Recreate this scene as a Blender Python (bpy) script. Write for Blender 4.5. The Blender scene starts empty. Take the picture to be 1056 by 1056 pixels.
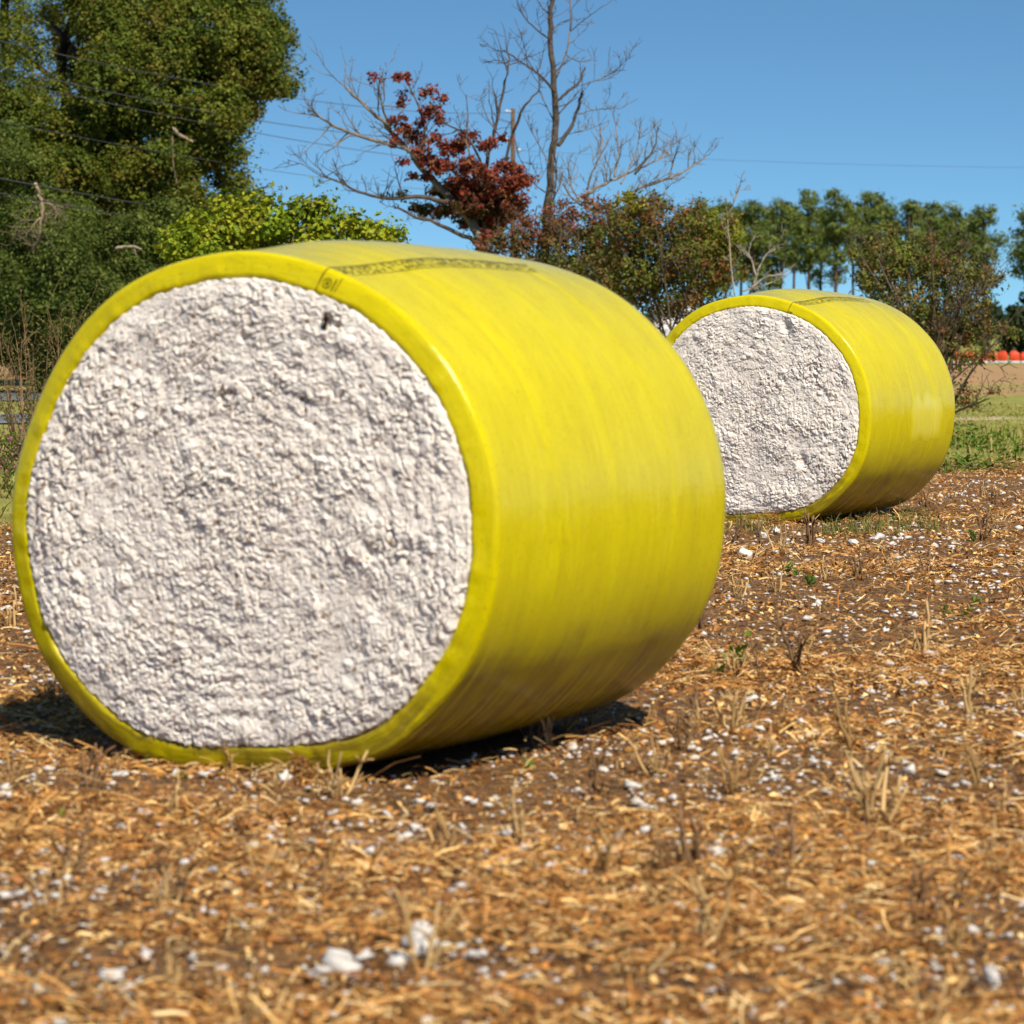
import bpy, math, random
import numpy as np
from mathutils import Vector
rad = math.radians
rng = np.random.default_rng(7)
random.seed(7)
sc = bpy.context.scene
COL = sc.collection

# ------------------------------------------------------------------ camera
F, H, Y0 = 3500.0, 1.9, 339.0          # focal length in photo pixels, eye height, horizon row
PITCH = math.atan2(528 - Y0, F)
cam = bpy.data.cameras.new('camera')
cam_o = bpy.data.objects.new('camera', cam); COL.objects.link(cam_o)
cam_o.location = (0, 0, H); cam_o.rotation_euler = (rad(90) - PITCH, 0, 0)
cam.sensor_width = 36; cam.lens = 36 * F / 1056
cam.clip_start = 0.5; cam.clip_end = 9000
cam.dof.use_dof = True; cam.dof.focus_distance = 31.0; cam.dof.aperture_fstop = 4.4
sc.camera = cam_o

def at(px, py, d):
    """world point on the photo's ray (px, py) at ground distance d"""
    k = (528 - py) / F
    y = math.cos(PITCH) + k * math.sin(PITCH); z = -math.sin(PITCH) + k * math.cos(PITCH)
    return np.array([(px - 528) / F / y * d, d, H + z / y * d])
def dist_of(py):                        # distance of flat ground seen at that row
    a = at(528, py, 1.0)[2] - H
    return -H / a

# ------------------------------------------------------------------ noise
def _h(ix, iy, s):
    n = (ix.astype(np.int64) * 374761393 + iy.astype(np.int64) * 668265263 + s * 1442695041) & 0xffffffff
    n = ((n ^ (n >> 13)) * 1274126177) & 0xffffffff
    n = (n ^ (n >> 16)) & 0xffffffff
    return n / 4294967295.0
def vnoise(x, y, s=0):
    ix = np.floor(x); iy = np.floor(y); fx = x - ix; fy = y - iy
    fx = fx * fx * fx * (fx * (fx * 6 - 15) + 10); fy = fy * fy * fy * (fy * (fy * 6 - 15) + 10)
    a = _h(ix, iy, s); b = _h(ix + 1, iy, s); c = _h(ix, iy + 1, s); d = _h(ix + 1, iy + 1, s)
    return (a + (b - a) * fx) * (1 - fy) + (c + (d - c) * fx) * fy
def pnoise(x, y, s=0):
    ix = np.floor(x); iy = np.floor(y); fx = x - ix; fy = y - iy
    u = fx * fx * fx * (fx * (fx * 6 - 15) + 10); v = fy * fy * fy * (fy * (fy * 6 - 15) + 10)
    def g(dx, dy):
        a = _h(ix + dx, iy + dy, s) * 6.2831853; return np.cos(a) * (fx - dx) + np.sin(a) * (fy - dy)
    a, b, c, d = g(0, 0), g(1, 0), g(0, 1), g(1, 1)
    return ((a + (b - a) * u) * (1 - v) + (c + (d - c) * u) * v) * 1.5
def fbm(x, y, o=4, s=0, g=0.5):
    t = np.zeros_like(np.asarray(x, float)); a = 1.0; n = 0.0
    for i in range(o):
        t = t + a * vnoise(x * 2**i + 17.3 * i, y * 2**i - 9.1 * i, s + i); n += a; a *= g
    return t / n
def worley(x, y, s=0):
    ix = np.floor(x); iy = np.floor(y)
    f1 = np.full(x.shape, 9.0); f2 = np.full(x.shape, 9.0); hid = np.zeros(x.shape)
    for dx in (-1, 0, 1):
        for dy in (-1, 0, 1):
            cx = ix + dx; cy = iy + dy
            d = (cx + _h(cx, cy, s) - x)**2 + (cy + _h(cx, cy, s + 77) - y)**2
            nh = _h(cx, cy, s + 33)
            c = d < f1
            f2 = np.where(c, f1, np.minimum(f2, d)); hid = np.where(c, nh, hid); f1 = np.where(c, d, f1)
    return np.sqrt(f1), np.sqrt(f2), hid
def sstep(a, b, x):
    t = np.clip((x - a) / (b - a), 0, 1); return t * t * (3 - 2 * t)

# ------------------------------------------------------------------ mesh building
class MB:
    def __init__(self): self.v = []; self.t = []; self.q = []; self.c = []; self.n = 0
    def add(self, v, q=None, t=None, c=None):
        v = np.asarray(v, float).reshape(-1, 3)
        if q is not None and len(q): self.q.append(np.asarray(q, np.int64).reshape(-1, 4) + self.n)
        if t is not None and len(t): self.t.append(np.asarray(t, np.int64).reshape(-1, 3) + self.n)
        if c is None: c = np.ones((len(v), 3))
        c = np.asarray(c, float)
        if c.ndim == 1: c = np.tile(c, (len(v), 1))
        self.v.append(v); self.c.append(c); self.n += len(v)
    def build(self, name, mat, parent=None, smooth=False, loc=None, attr=None):
        v = np.concatenate(self.v)
        if loc is not None: v = v - np.asarray(loc, float)
        q = np.concatenate(self.q) if self.q else np.zeros((0, 4), np.int64)
        t = np.concatenate(self.t) if self.t else np.zeros((0, 3), np.int64)
        me = bpy.data.meshes.new(name)
        me.vertices.add(len(v)); me.vertices.foreach_set('co', v.astype(np.float32).ravel())
        nl = q.size + t.size; me.loops.add(nl)
        me.loops.foreach_set('vertex_index', np.concatenate([q.ravel(), t.ravel()]).astype(np.int32))
        me.polygons.add(len(q) + len(t))
        st = np.concatenate([np.arange(len(q)) * 4, q.size + np.arange(len(t)) * 3]).astype(np.int32)
        me.polygons.foreach_set('loop_start', st)
        if smooth: me.polygons.foreach_set('use_smooth', np.ones(len(st), bool))
        a = me.attributes.new('tint', 'FLOAT_COLOR', 'POINT')
        cc = np.ones((len(v), 4), np.float32); cc[:, :3] = np.concatenate(self.c); a.data.foreach_set('color', cc.ravel())
        if attr:
            for k, arr in attr.items():
                b = me.attributes.new(k, 'FLOAT_VECTOR', 'POINT'); b.data.foreach_set('vector', np.asarray(arr, np.float32).ravel())
        me.update(calc_edges=True); me.validate()
        me.materials.append(mat)
        o = bpy.data.objects.new(name, me); COL.objects.link(o)
        if parent is not None: o.parent = parent
        if loc is not None: o.location = loc
        return o

def frame(t):
    t = t / (np.linalg.norm(t) + 1e-9)
    a = np.array([0, 0, 1.0]) if abs(t[2]) < 0.9 else np.array([1.0, 0, 0])
    u = np.cross(a, t); u /= np.linalg.norm(u); return u, np.cross(t, u)
def tube(mb, pts, r, sides=6, c=None, cap=True):
    pts = np.asarray(pts, float); n = len(pts); r = np.broadcast_to(np.asarray(r, float), (n,))
    vs = []
    for i in range(n):
        t = pts[min(i + 1, n - 1)] - pts[max(i - 1, 0)]
        u, w = frame(t)
        a = np.arange(sides) * 2 * np.pi / sides
        vs.append(pts[i] + r[i] * (np.cos(a)[:, None] * u + np.sin(a)[:, None] * w))
    v = np.concatenate(vs)
    q = [(i * sides + k, i * sides + (k + 1) % sides, (i + 1) * sides + (k + 1) % sides, (i + 1) * sides + k) for i in range(n - 1) for k in range(sides)]
    t = []
    if cap:
        v = np.concatenate([v, pts[-1:], pts[:1]]); e = n * sides
        t = [(e, (n - 1) * sides + k, (n - 1) * sides + (k + 1) % sides) for k in range(sides)] + [(e + 1, (k + 1) % sides, k) for k in range(sides)]
    mb.add(v, q, t, c)
def box(mb, c, s, col=None, rz=0.0, bev=0.0):
    c = np.asarray(c, float); h = np.asarray(s, float) / 2
    if bev <= 0:
        v = np.array([(x, y, z) for z in (-1, 1) for y in (-1, 1) for x in (-1, 1)]) * h
        q = [(0, 2, 3, 1), (4, 5, 7, 6), (0, 1, 5, 4), (2, 6, 7, 3), (0, 4, 6, 2), (1, 3, 7, 5)]
    else:                                # rounded outline in plan, bevelled top and bottom
        hb = h - bev; a = np.linspace(0, 2 * np.pi, 17)[:-1] + 0.001
        ring = np.stack([np.sign(np.cos(a)) * hb[0] + bev * np.cos(a), np.sign(np.sin(a)) * hb[1] + bev * np.sin(a)], 1)
        lv = [(-h[2], .75), (-h[2] + bev * .6, 1), (h[2] - bev * .6, 1), (h[2], .75)]
        v = np.concatenate([np.column_stack([ring - np.sign(ring) * bev * (1 - k), np.full(16, z)]) for z, k in lv])
        q = [(i * 16 + k, i * 16 + (k + 1) % 16, (i + 1) * 16 + (k + 1) % 16, (i + 1) * 16 + k) for i in range(3) for k in range(16)]
        v = np.concatenate([v, [(0, 0, -h[2])], [(0, 0, h[2])]]); n = len(v)
        t = [(n - 2, (k + 1) % 16, k) for k in range(16)] + [(n - 1, 48 + k, 48 + (k + 1) % 16) for k in range(16)]
    ca, sa = math.cos(rz), math.sin(rz)
    v = np.column_stack([v[:, 0] * ca - v[:, 1] * sa, v[:, 0] * sa + v[:, 1] * ca, v[:, 2]])
    mb.add(v + c, q, t if bev > 0 else None, col)

def unit(v): return v / (np.linalg.norm(v, axis=-1, keepdims=True) + 1e-9)
def leaf_quads(mb, c, nrm, ln, wd, tint):
    """flat diamond leaves, folded a little along the midrib"""
    n = len(c); nrm = unit(nrm); r = unit(rng.normal(size=(n, 3)))
    t = unit(np.cross(nrm, r)); b = np.cross(nrm, t)
    ln = np.broadcast_to(ln, (n,))[:, None]; wd = np.broadcast_to(wd, (n,))[:, None]
    v = np.stack([c - t * ln * .5, c + b * wd * .5 + nrm * wd * .15, c + t * ln * .5, c - b * wd * .5 + nrm * wd * .15], 1).reshape(-1, 3)
    i = np.arange(n)[:, None] * 4
    tt = np.concatenate([i + np.array([0, 1, 2]), i + np.array([0, 2, 3])], 1).reshape(-1, 3)
    mb.add(v, None, tt, np.repeat(tint, 4, axis=0))

def tag(o, label=None, cat=None, group=None, kind=None):
    if label: o['label'] = label
    if cat: o['category'] = cat
    if group: o['group'] = group
    if kind: o['kind'] = kind
    return o
def empty(name, loc, rz=0.0):
    o = bpy.data.objects.new(name, None); COL.objects.link(o); o.location = tuple(loc); o.rotation_euler = (0, 0, rz)
    o.empty_display_size = .2
    return o

# ------------------------------------------------------------------ materials
class NT:
    def __init__(self, name):
        self.m = bpy.data.materials.new(name); self.m.use_nodes = True
        self.t = self.m.node_tree; self.t.nodes.clear()
        self.out = self.n('ShaderNodeOutputMaterial')
    def n(self, k, **p):
        x = self.t.nodes.new(k)
        for a, b in p.items(): setattr(x, a, b)
        return x
    def l(self, a, b): self.t.links.new(a, b)
    def val(self, sock, v):
        if hasattr(v, 'is_linked'): self.l(v, sock)
        else: sock.default_value = v
    def noise(self, vec, scale, detail=4, rough=.5, dist=0.0):
        x = self.n('ShaderNodeTexNoise'); x.inputs['Scale'].default_value = scale
        x.inputs['Detail'].default_value = detail; x.inputs['Roughness'].default_value = rough
        x.inputs['Distortion'].default_value = dist
        if vec is not None: self.l(vec, x.inputs['Vector'])
        return x.outputs['Fac']
    def mapv(self, vec, scale):
        x = self.n('ShaderNodeMapping'); x.inputs['Scale'].default_value = scale; self.l(vec, x.inputs['Vector']); return x.outputs['Vector']
    def ramp(self, fac, a, b, ca=(0, 0, 0, 1), cb=(1, 1, 1, 1)):
        x = self.n('ShaderNodeValToRGB'); e = x.color_ramp.elements
        e[0].position = a; e[1].position = b; e[0].color = ca; e[1].color = cb
        self.l(fac, x.inputs['Fac']); return x.outputs['Color']
    def mix(self, f, a, b, mode='MIX'):
        x = self.n('ShaderNodeMix', data_type='RGBA', blend_type=mode)
        self.val(x.inputs[0], f)
        for s, v in ((x.inputs[6], a), (x.inputs[7], b)):
            if isinstance(v, tuple): s.default_value = v if len(v) == 4 else (*v, 1)
            else: self.l(v, s)
        return x.outputs[2]
    def math(self, op, a, b=0.0):
        x = self.n('ShaderNodeMath', operation=op); self.val(x.inputs[0], a); self.val(x.inputs[1], b); return x.outputs[0]
    def attr(self, name): return self.n('ShaderNodeAttribute', attribute_name=name)
    def bump(self, h, strength, dist):
        x = self.n('ShaderNodeBump'); x.inputs['Strength'].default_value = strength; x.inputs['Distance'].default_value = dist
        self.l(h, x.inputs['Height']); return x.outputs['Normal']
    def bsdf(self, color, rough=.6, spec=.5, normal=None):
        p = self.n('ShaderNodeBsdfPrincipled')
        self.val(p.inputs['Base Color'], color if not isinstance(color, tuple) else (*color[:3], 1))
        self.val(p.inputs['Roughness'], rough); p.inputs['Specular IOR Level'].default_value = spec
        if normal is not None: self.l(normal, p.inputs['Normal'])
        return p
    def finish(self, sh): self.l(sh, self.out.inputs['Surface']); return self.m

def mat_leaf(name, trans=.35, rough=.45, spec=.4, gain=(1, 1, 1)):
    k = NT(name); a = k.attr('tint').outputs['Color']
    col = k.mix(1.0, a, (*gain, 1), 'MULTIPLY')
    p = k.bsdf(col, rough, spec)
    tr = k.n('ShaderNodeBsdfTranslucent'); k.l(k.mix(1.0, col, (1.25, 1.15, .5, 1), 'MULTIPLY'), tr.inputs['Color'])
    m = k.n('ShaderNodeMixShader'); m.inputs[0].default_value = trans
    k.l(p.outputs[0], m.inputs[1]); k.l(tr.outputs[0], m.inputs[2])
    return k.finish(m.outputs[0])
def mat_tint(name, rough=.8, spec=.2, nscale=0, namp=.3):
    k = NT(name); a = k.attr('tint').outputs['Color']
    if nscale:
        g = k.n('ShaderNodeNewGeometry').outputs['Position']
        n = k.noise(g, nscale, 4, .6)
        a = k.mix(k.ramp(n, .35, .65), k.mix(1.0, a, (1 - namp, 1 - namp, 1 - namp, 1), 'MULTIPLY'), a)
    return k.finish(k.bsdf(a, rough, spec).outputs[0])
M_leaf = mat_leaf('foliage', .26, .55, .14)
M_needle = mat_leaf('needles', .22, .6, .08)
M_bark = mat_tint('bark', .9, .1, 6, .5)
M_straw = mat_leaf('straw', .10, .6, .18)
M_ink = NT('ink'); _g = M_ink.n('ShaderNodeTexCoord').outputs['Object']
M_ink = M_ink.finish(M_ink.bsdf(M_ink.mix(M_ink.ramp(M_ink.noise(_g, 16, 5, .7), .50, .72), (.11, .09, .004), (.48, .41, .002)), .45, .3).outputs[0])

def mat_cotton():
    k = NT('cotton')
    pos = k.n('ShaderNodeTexCoord').outputs['Object']
    n1 = k.noise(pos, 9, 5, .6)
    base = k.mix(k.ramp(n1, .35, .7), (.80, .72, .625), (.86, .80, .715))
    # bits of leaf and bract pressed into the lint
    v = k.n('ShaderNodeTexVoronoi'); v.inputs['Scale'].default_value = 26; k.l(pos, v.inputs['Vector'])
    sr = k.n('ShaderNodeSeparateColor'); k.l(v.outputs['Color'], sr.inputs[0]); cellr = k.ramp(sr.outputs[0], .86, .88)
    nn = k.noise(pos, 140, 2, .5)
    near = k.ramp(k.math('ADD', v.outputs['Distance'], k.math('MULTIPLY', nn, .2)), .36, .46, (1, 1, 1, 1), (0, 0, 0, 1))
    fl = k.math('MULTIPLY', cellr, near)
    fl = k.math('MULTIPLY', fl, .8)
    base = k.mix(fl, base, (.23, .12, .05))
    v2 = k.n('ShaderNodeTexVoronoi'); v2.inputs['Scale'].default_value = 75; k.l(pos, v2.inputs['Vector'])
    sr2 = k.n('ShaderNodeSeparateColor'); k.l(v2.outputs['Color'], sr2.inputs[0])
    sp = k.math('MULTIPLY', k.ramp(sr2.outputs[1], .88, .91), k.ramp(v2.outputs['Distance'], .34, .46, (1, 1, 1, 1), (0, 0, 0, 1)))
    base = k.mix(k.math('MULTIPLY', sp, .55), base, (.30, .19, .10))
    b = k.bump(k.noise(pos, 150, 5, .7), .5, .004)
    b2 = k.n('ShaderNodeBump'); b2.inputs['Strength'].default_value = .35; b2.inputs['Distance'].default_value = .012
    k.l(k.noise(pos, 38, 4, .6, .6), b2.inputs['Height']); k.l(b, b2.inputs['Normal'])
    p = k.bsdf(base, .95, .05, b2.outputs['Normal'])
    return k.finish(p.outputs[0])
M_cotton = mat_cotton()

def mat_lint():
    k = NT('loose lint'); pos = k.n('ShaderNodeTexCoord').outputs['Object']
    a = k.attr('tint').outputs['Color']
    c = k.mix(k.ramp(k.noise(pos, 60, 3, .6), .4, .65), k.mix(1.0, a, (.8, .74, .66, 1), 'MULTIPLY'), a)
    return k.finish(k.bsdf(c, .95, .05, k.bump(k.noise(pos, 150, 4, .6), .6, .004)).outputs[0])
M_lint = mat_lint()

def mat_wrap():
    k = NT('yellow film')
    w = k.attr('wrapuv').outputs['Vector']     # x: along the girth (m), y: along the axis (m)
    st1 = k.noise(k.mapv(w, (1.1, 4.2, 1)), 1.5, 7, .66, 1.2)
    st2 = k.noise(k.mapv(w, (2.6, 30, 1)), 1.3, 6, .7, 1.0)
    sm = k.noise(k.mapv(w, (1, 1, 1)), 2.3, 4, .6, .8)
    col = k.mix(k.ramp(st1, .32, .68), (.57, .470, .0), (.665, .564, .0005))
    col = k.mix(k.math('MULTIPLY', k.ramp(st2, .48, .70), .42), col, (.47, .37, .004))
    col = k.mix(k.math('MULTIPLY', k.ramp(k.noise(k.mapv(w, (1.1, 13, 1)), 2.4, 6, .7), .56, .75), .22), col, (.78, .68, .16))
    mt = k.noise(k.mapv(w, (1, 1.6, 1)), 5.5, 7, .68, .8)
    col = k.mix(k.math('MULTIPLY', k.ramp(mt, .50, .68), .32), col, (.46, .365, .0))
    # scattered specks of trash showing through the film
    sp = k.noise(k.mapv(w, (1, 1.5, 1)), 42, 3, .6)
    col = k.mix(k.math('MULTIPLY', k.ramp(sp, .60, .68), .5), col, (.26, .22, .01))
    # belly: soil smears and the ground's reflection painted in brown; top: greyer
    g = k.attr('wrap_dirt_reflect').outputs['Vector']; sx = k.n('ShaderNodeSeparateXYZ'); k.l(g, sx.inputs[0])
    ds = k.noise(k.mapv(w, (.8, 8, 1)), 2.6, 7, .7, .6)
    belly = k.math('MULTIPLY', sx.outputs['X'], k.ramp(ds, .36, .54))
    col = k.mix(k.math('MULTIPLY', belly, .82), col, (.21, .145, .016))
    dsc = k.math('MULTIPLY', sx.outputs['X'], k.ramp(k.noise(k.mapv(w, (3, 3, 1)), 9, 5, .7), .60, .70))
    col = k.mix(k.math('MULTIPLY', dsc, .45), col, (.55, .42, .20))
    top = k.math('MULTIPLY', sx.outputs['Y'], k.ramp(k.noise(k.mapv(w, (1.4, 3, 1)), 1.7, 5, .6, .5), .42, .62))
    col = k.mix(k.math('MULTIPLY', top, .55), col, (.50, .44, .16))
    rough = k.ramp(st2, .3, .75, (.10, .10, .10, 1), (.24, .24, .24, 1))
    hb = k.math('ADD', k.math('MULTIPLY', st2, .6), k.math('ADD', k.math('MULTIPLY', sm, 1.2), k.math('MULTIPLY', k.noise(w, 34, 3, .6), .35)))
    p = k.bsdf(col, rough, .28, k.bump(hb, .6, .008))
    return k.finish(p.outputs[0])
M_wrap = mat_wrap()
def mat_patch():  # paler yellow painted in for a reflection on the film
    k = NT('painted reflection'); w = k.attr('wrapuv').outputs['Vector']
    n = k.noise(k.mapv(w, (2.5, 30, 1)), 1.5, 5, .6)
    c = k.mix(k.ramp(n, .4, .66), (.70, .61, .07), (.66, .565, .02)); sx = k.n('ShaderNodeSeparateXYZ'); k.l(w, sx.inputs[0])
    f = k.ramp(k.math('ADD', sx.outputs['Z'], k.math('MULTIPLY', k.math('SUBTRACT', k.noise(k.mapv(w, (6, 40, 1)), 1.2, 4, .6), .5), .9)), .12, .55)   # the painted reflection fades towards its border
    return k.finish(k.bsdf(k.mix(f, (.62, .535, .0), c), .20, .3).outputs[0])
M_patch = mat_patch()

# ------------------------------------------------------------------ ground height and zones
YAW = rad(28.5)
P1 = np.array([-1.122, 14.685]); P2 = np.array([2.451 - .055 * math.cos(YAW), 33.328 + .055 * math.sin(YAW)])
def bale_local(x, y, P):
    dx = x - P[0]; dy = y - P[1]
    return dx * math.cos(YAW) - dy * math.sin(YAW), dx * math.sin(YAW) + dy * math.cos(YAW)
def bale_keep(x, y, m=0.0):
    """1 close to a bale's footprint"""
    r = np.zeros_like(x)
    for P in (P1, P2):
        u, s = bale_local(x, y, P)
        dd = np.hypot(np.maximum(np.abs(u + .04) - .55, 0), np.maximum(np.abs(s - 1.17) - 1.2, 0))
        r = np.maximum(r, 1 - sstep(0.05 + m, .55 + m, dd))
    return r
def gz(x, y):
    x = np.asarray(x, float); y = np.asarray(y, float)
    z = .05 * (fbm(x * .55, y * .8, 3, 3) - .5) + .045 * (fbm(x * 4, y * 5, 3, 8) - .5)
    z = z + .03 * np.clip(fbm(x * 12, y * 12, 2, 12) - .45, 0, 1)
    k = bale_keep(x, y)
    z = z * (1 - .85 * k) - .045 * k
    z = z * (1 - sstep(70, 110, y))
    return z
def edge_of(x, y):                       # far edge of the harvested field
    return 33 + (x + 4.8) * 1.3 + 5 * (fbm(x * .35, y * .25, 3, 40) - .5)

def mat_ground():
    k = NT('field ground')
    pos = k.n('ShaderNodeNewGeometry').outputs['Position']
    sx = k.n('ShaderNodeSeparateXYZ'); k.l(pos, sx.inputs[0]); X, Y = sx.outputs['X'], sx.outputs['Y']
    # bare soil with trodden litter
    soil = k.mix(k.ramp(k.noise(pos, 3.0, 6, .65), .35, .7), (.038, .025, .018), (.105, .070, .046))
    lit = k.noise(k.mapv(pos, (9, 22, 9)), 1.7, 5, .7, .8)
    soil = k.mix(k.math('MULTIPLY', k.ramp(lit, .47, .60), .85), soil, (.36, .165, .045))
    lit2 = k.noise(k.mapv(pos, (22, 14, 9)), 2.1, 3, .6, 1.0)
    soil = k.mix(k.math('MULTIPLY', k.ramp(lit2, .58, .66), .8), soil, (.50, .27, .085))
    soil = k.mix(k.math('MULTIPLY', k.ramp(k.noise(pos, 27, 2, .5), .68, .72), .85), soil, (.70, .66, .60))
    # mown grass beyond
    gr = k.mix(k.ramp(k.noise(k.mapv(pos, (1, .5, 1)), 1.1, 6, .7), .35, .65), (.19, .205, .034), (.34, .31, .090))
    gr = k.mix(k.math('MULTIPLY', k.ramp(k.noise(k.mapv(pos, (.12, .5, 1)), .5, 4, .6), .52, .66), .55), gr, (.27, .19, .085))
    tan = k.mix(k.ramp(k.noise(k.mapv(pos, (.3, 1, 1)), .9, 5, .6), .35, .65), (.33, .195, .090), (.43, .27, .135))
    wob = k.math('MULTIPLY', k.math('SUBTRACT', k.noise(k.mapv(pos, (.25, .25, .25)), 1.0, 5, .65), .5), 1.0)
    def step(v, a, b):
        x = k.n('ShaderNodeMapRange', interpolation_type='SMOOTHSTEP'); k.l(v, x.inputs[0]); x.inputs[1].default_value = a; x.inputs[2].default_value = b
        return x.outputs[0]
    e = k.math('ADD', k.math('SUBTRACT', Y, k.math('MULTIPLY', X, 1.3)), k.math('MULTIPLY', wob, 16))   # field edge line at 39.2
    col = k.mix(step(e, 37, 43), soil, gr)
    d = k.math('ADD', Y, k.math('MULTIPLY', wob, 10))
    def band(a0, a1, b0, b1): return k.math('MULTIPLY', step(d, a0, a1), k.math('SUBTRACT', 1.0, step(d, b0, b1)))
    right = step(X, -2, 3)
    col = k.mix(k.math('MULTIPLY', k.math('MULTIPLY', band(70.2, 70.9, 72.4, 73.2), right), .9), col, (.47, .36, .24))
    col = k.mix(band(96, 101, 176, 182), col, tan)
    col = k.mix(k.math('MULTIPLY', band(107, 109, 113, 117), .7), col, gr)
    h = k.math('ADD', k.noise(pos, 16, 6, .7), k.math('MULTIPLY', lit, .6))
    p = k.bsdf(col, .95, .08, k.bump(h, .8, .02))
    return k.finish(p.outputs[0])

def build_ground():
    r = np.concatenate([np.linspace(.5, 7.5, 10), 8.0 * 1.0045 ** np.arange(470), 66 * 1.05 ** np.arange(1, 102)])
    a_in = np.linspace(-13.5, 13.5, 320); a_l = np.linspace(-180, -14.5, 40); a_r = np.linspace(14.5, 180, 40)
    a = np.radians(np.concatenate([a_l, a_in, a_r]))
    A, Rr = np.meshgrid(a, r)
    x = Rr * np.sin(A); y = Rr * np.cos(A)
    z = gz(x, y)
    n, m = A.shape
    i = np.arange(n * m).reshape(n, m)
    q = np.stack([i[:-1, :-1], i[:-1, 1:], i[1:, 1:], i[1:, :-1]], -1).reshape(-1, 4)
    mb = MB(); mb.add(np.stack([x, y, z], -1), q)
    c = len(mb.v[0]); mb.add([(0, 0, 0)])
    mb.t.append(np.array([(c, i[0, k + 1], i[0, k]) for k in range(m - 1)]))
    o = mb.build('ground', mat_ground(), smooth=True)
    tag(o, 'harvested field of soil and straw running back to mown grass', 'ground', kind='structure')
build_ground()

# ------------------------------------------------------------------ the bales
prof_pts = np.array([[-.3, 2.19], [-.556, 2.126], [-.775, 2.007], [-.934, 1.866], [-1.052, 1.71], [-1.188, 1.452], [-1.273, 1.214], [-1.288, 1.078],
    [-1.28, .885], [-1.238, .685], [-1.122, .427], [-.9, .189], [-.68, .045], [-.447, -.012], [-.02, -.005], [.386, .030], [.676, .112], [.914, .311],
    [1.069, .508], [1.171, .776], [1.195, 1.008], [1.194, 1.211], [1.14, 1.42], [1.0, 1.705], [.869, 1.85], [.657, 2.02], [.465, 2.115], [.383, 2.143], [.144, 2.20], [-.084, 2.222]])
CU, CZ = -.05, 1.11
_th = np.arctan2(prof_pts[:, 1] - CZ, prof_pts[:, 0] - CU); _r = np.hypot(prof_pts[:, 0] - CU, prof_pts[:, 1] - CZ)
_o = np.argsort(_th); _th = _th[_o]; _r = _r[_o]
_tt = np.linspace(-np.pi, np.pi, 721)
_rr = np.interp(_tt, np.concatenate([_th - 2 * np.pi, _th, _th + 2 * np.pi]), np.tile(_r, 3))
_k = np.exp(-.5 * (np.arange(-24, 25) / 9.0)**2); _k /= _k.sum()
_rr = np.convolve(np.concatenate([_rr[-49:-1], _rr, _rr[1:49]]), _k, 'same')[48:-48]
def prof(th): return np.interp((th + np.pi) % (2 * np.pi) - np.pi, _tt, _rr)
LEN = 2.34
# the film's section: inset from the full radius, position along the axis
SEC = np.array([(.150, .03), (.122, -.010), (.110, -.028), (.100, -.031), (.075, -.0255), (.050, -.019), (.030, -.0135), (.016, -.008), (.007, -.001), (.002, .010), (0, .026), (0, .06), (0, .10)] +
               [(0, v) for v in np.linspace(.14, LEN - .14, 58)] +
               [(.001, LEN - .10), (.006, LEN - .06), (.018, LEN - .025), (.045, LEN), (.09, LEN + .012), (.13, LEN + .005)])
SEC_L = np.concatenate([[0], np.cumsum(np.hypot(*np.diff(SEC, axis=0).T))])
def wrap_pt(th, v, off=0.0, seed=0):
    th = np.asarray(th, float); v = np.asarray(v, float)
    ins = np.interp(v, SEC_L, SEC[:, 0]); s = np.interp(v, SEC_L, SEC[:, 1])
    body = sstep(0, .25, s) * (1 - sstep(LEN - .3, LEN, s))
    c, sn = np.cos(th), np.sin(th)
    bulge = 1 + .010 * np.sin(np.pi * np.clip(s / LEN, 0, 1)) - .012 * sstep(.8, LEN, s) + .048 * np.clip(sn, 0, 1)**2 * sstep(.0, .9, s) * (1 - .4 * sstep(1.3, LEN, s))
    wr = .012 * (fbm(c * 1.4 + 5 + seed, sn * 1.4 + s * 1.1, 3, 60 + seed) - .5) + .006 * body * (fbm(s * 3.1 + seed, c * 1.1 + sn * .9, 3, 66 + seed) - .5)
    for s0, dp in ((.52, .0028), (1.07, .0022), (1.66, .0030)): wr = wr + dp * sstep(s0, s0 + .012, s + .05 * (fbm(c * 1.3 + s0 * 9, sn * 1.3, 2, 77) - .5)) * (1 - sstep(s0 + .1, s0 + .5, s))
    low = sstep(.55, .95, -sn)
    wr = wr + low * .014 * (fbm(th * 16, s * 3.0 + seed, 2, 70 + seed) - .5)
    lipw = sstep(.02, .10, ins) * (.018 * (fbm(c * 7 + seed, sn * 7 + 3, 4, 73) - .5))
    r = (prof(th) + .014) * bulge - ins + lipw + wr + off
    x = CU + r * c; z = CZ + r * sn
    z = np.maximum(z, -.02)
    # puckers where the film folds over the end, and the edges of overlapping turns
    sy = s - np.where(ins > .02, off, 0) - sstep(.02, .07, ins) * .012 * (fbm(c * 16 + seed, sn * 16, 3, 75) - .5)
    return np.stack([x, sy, z], -1)

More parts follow.
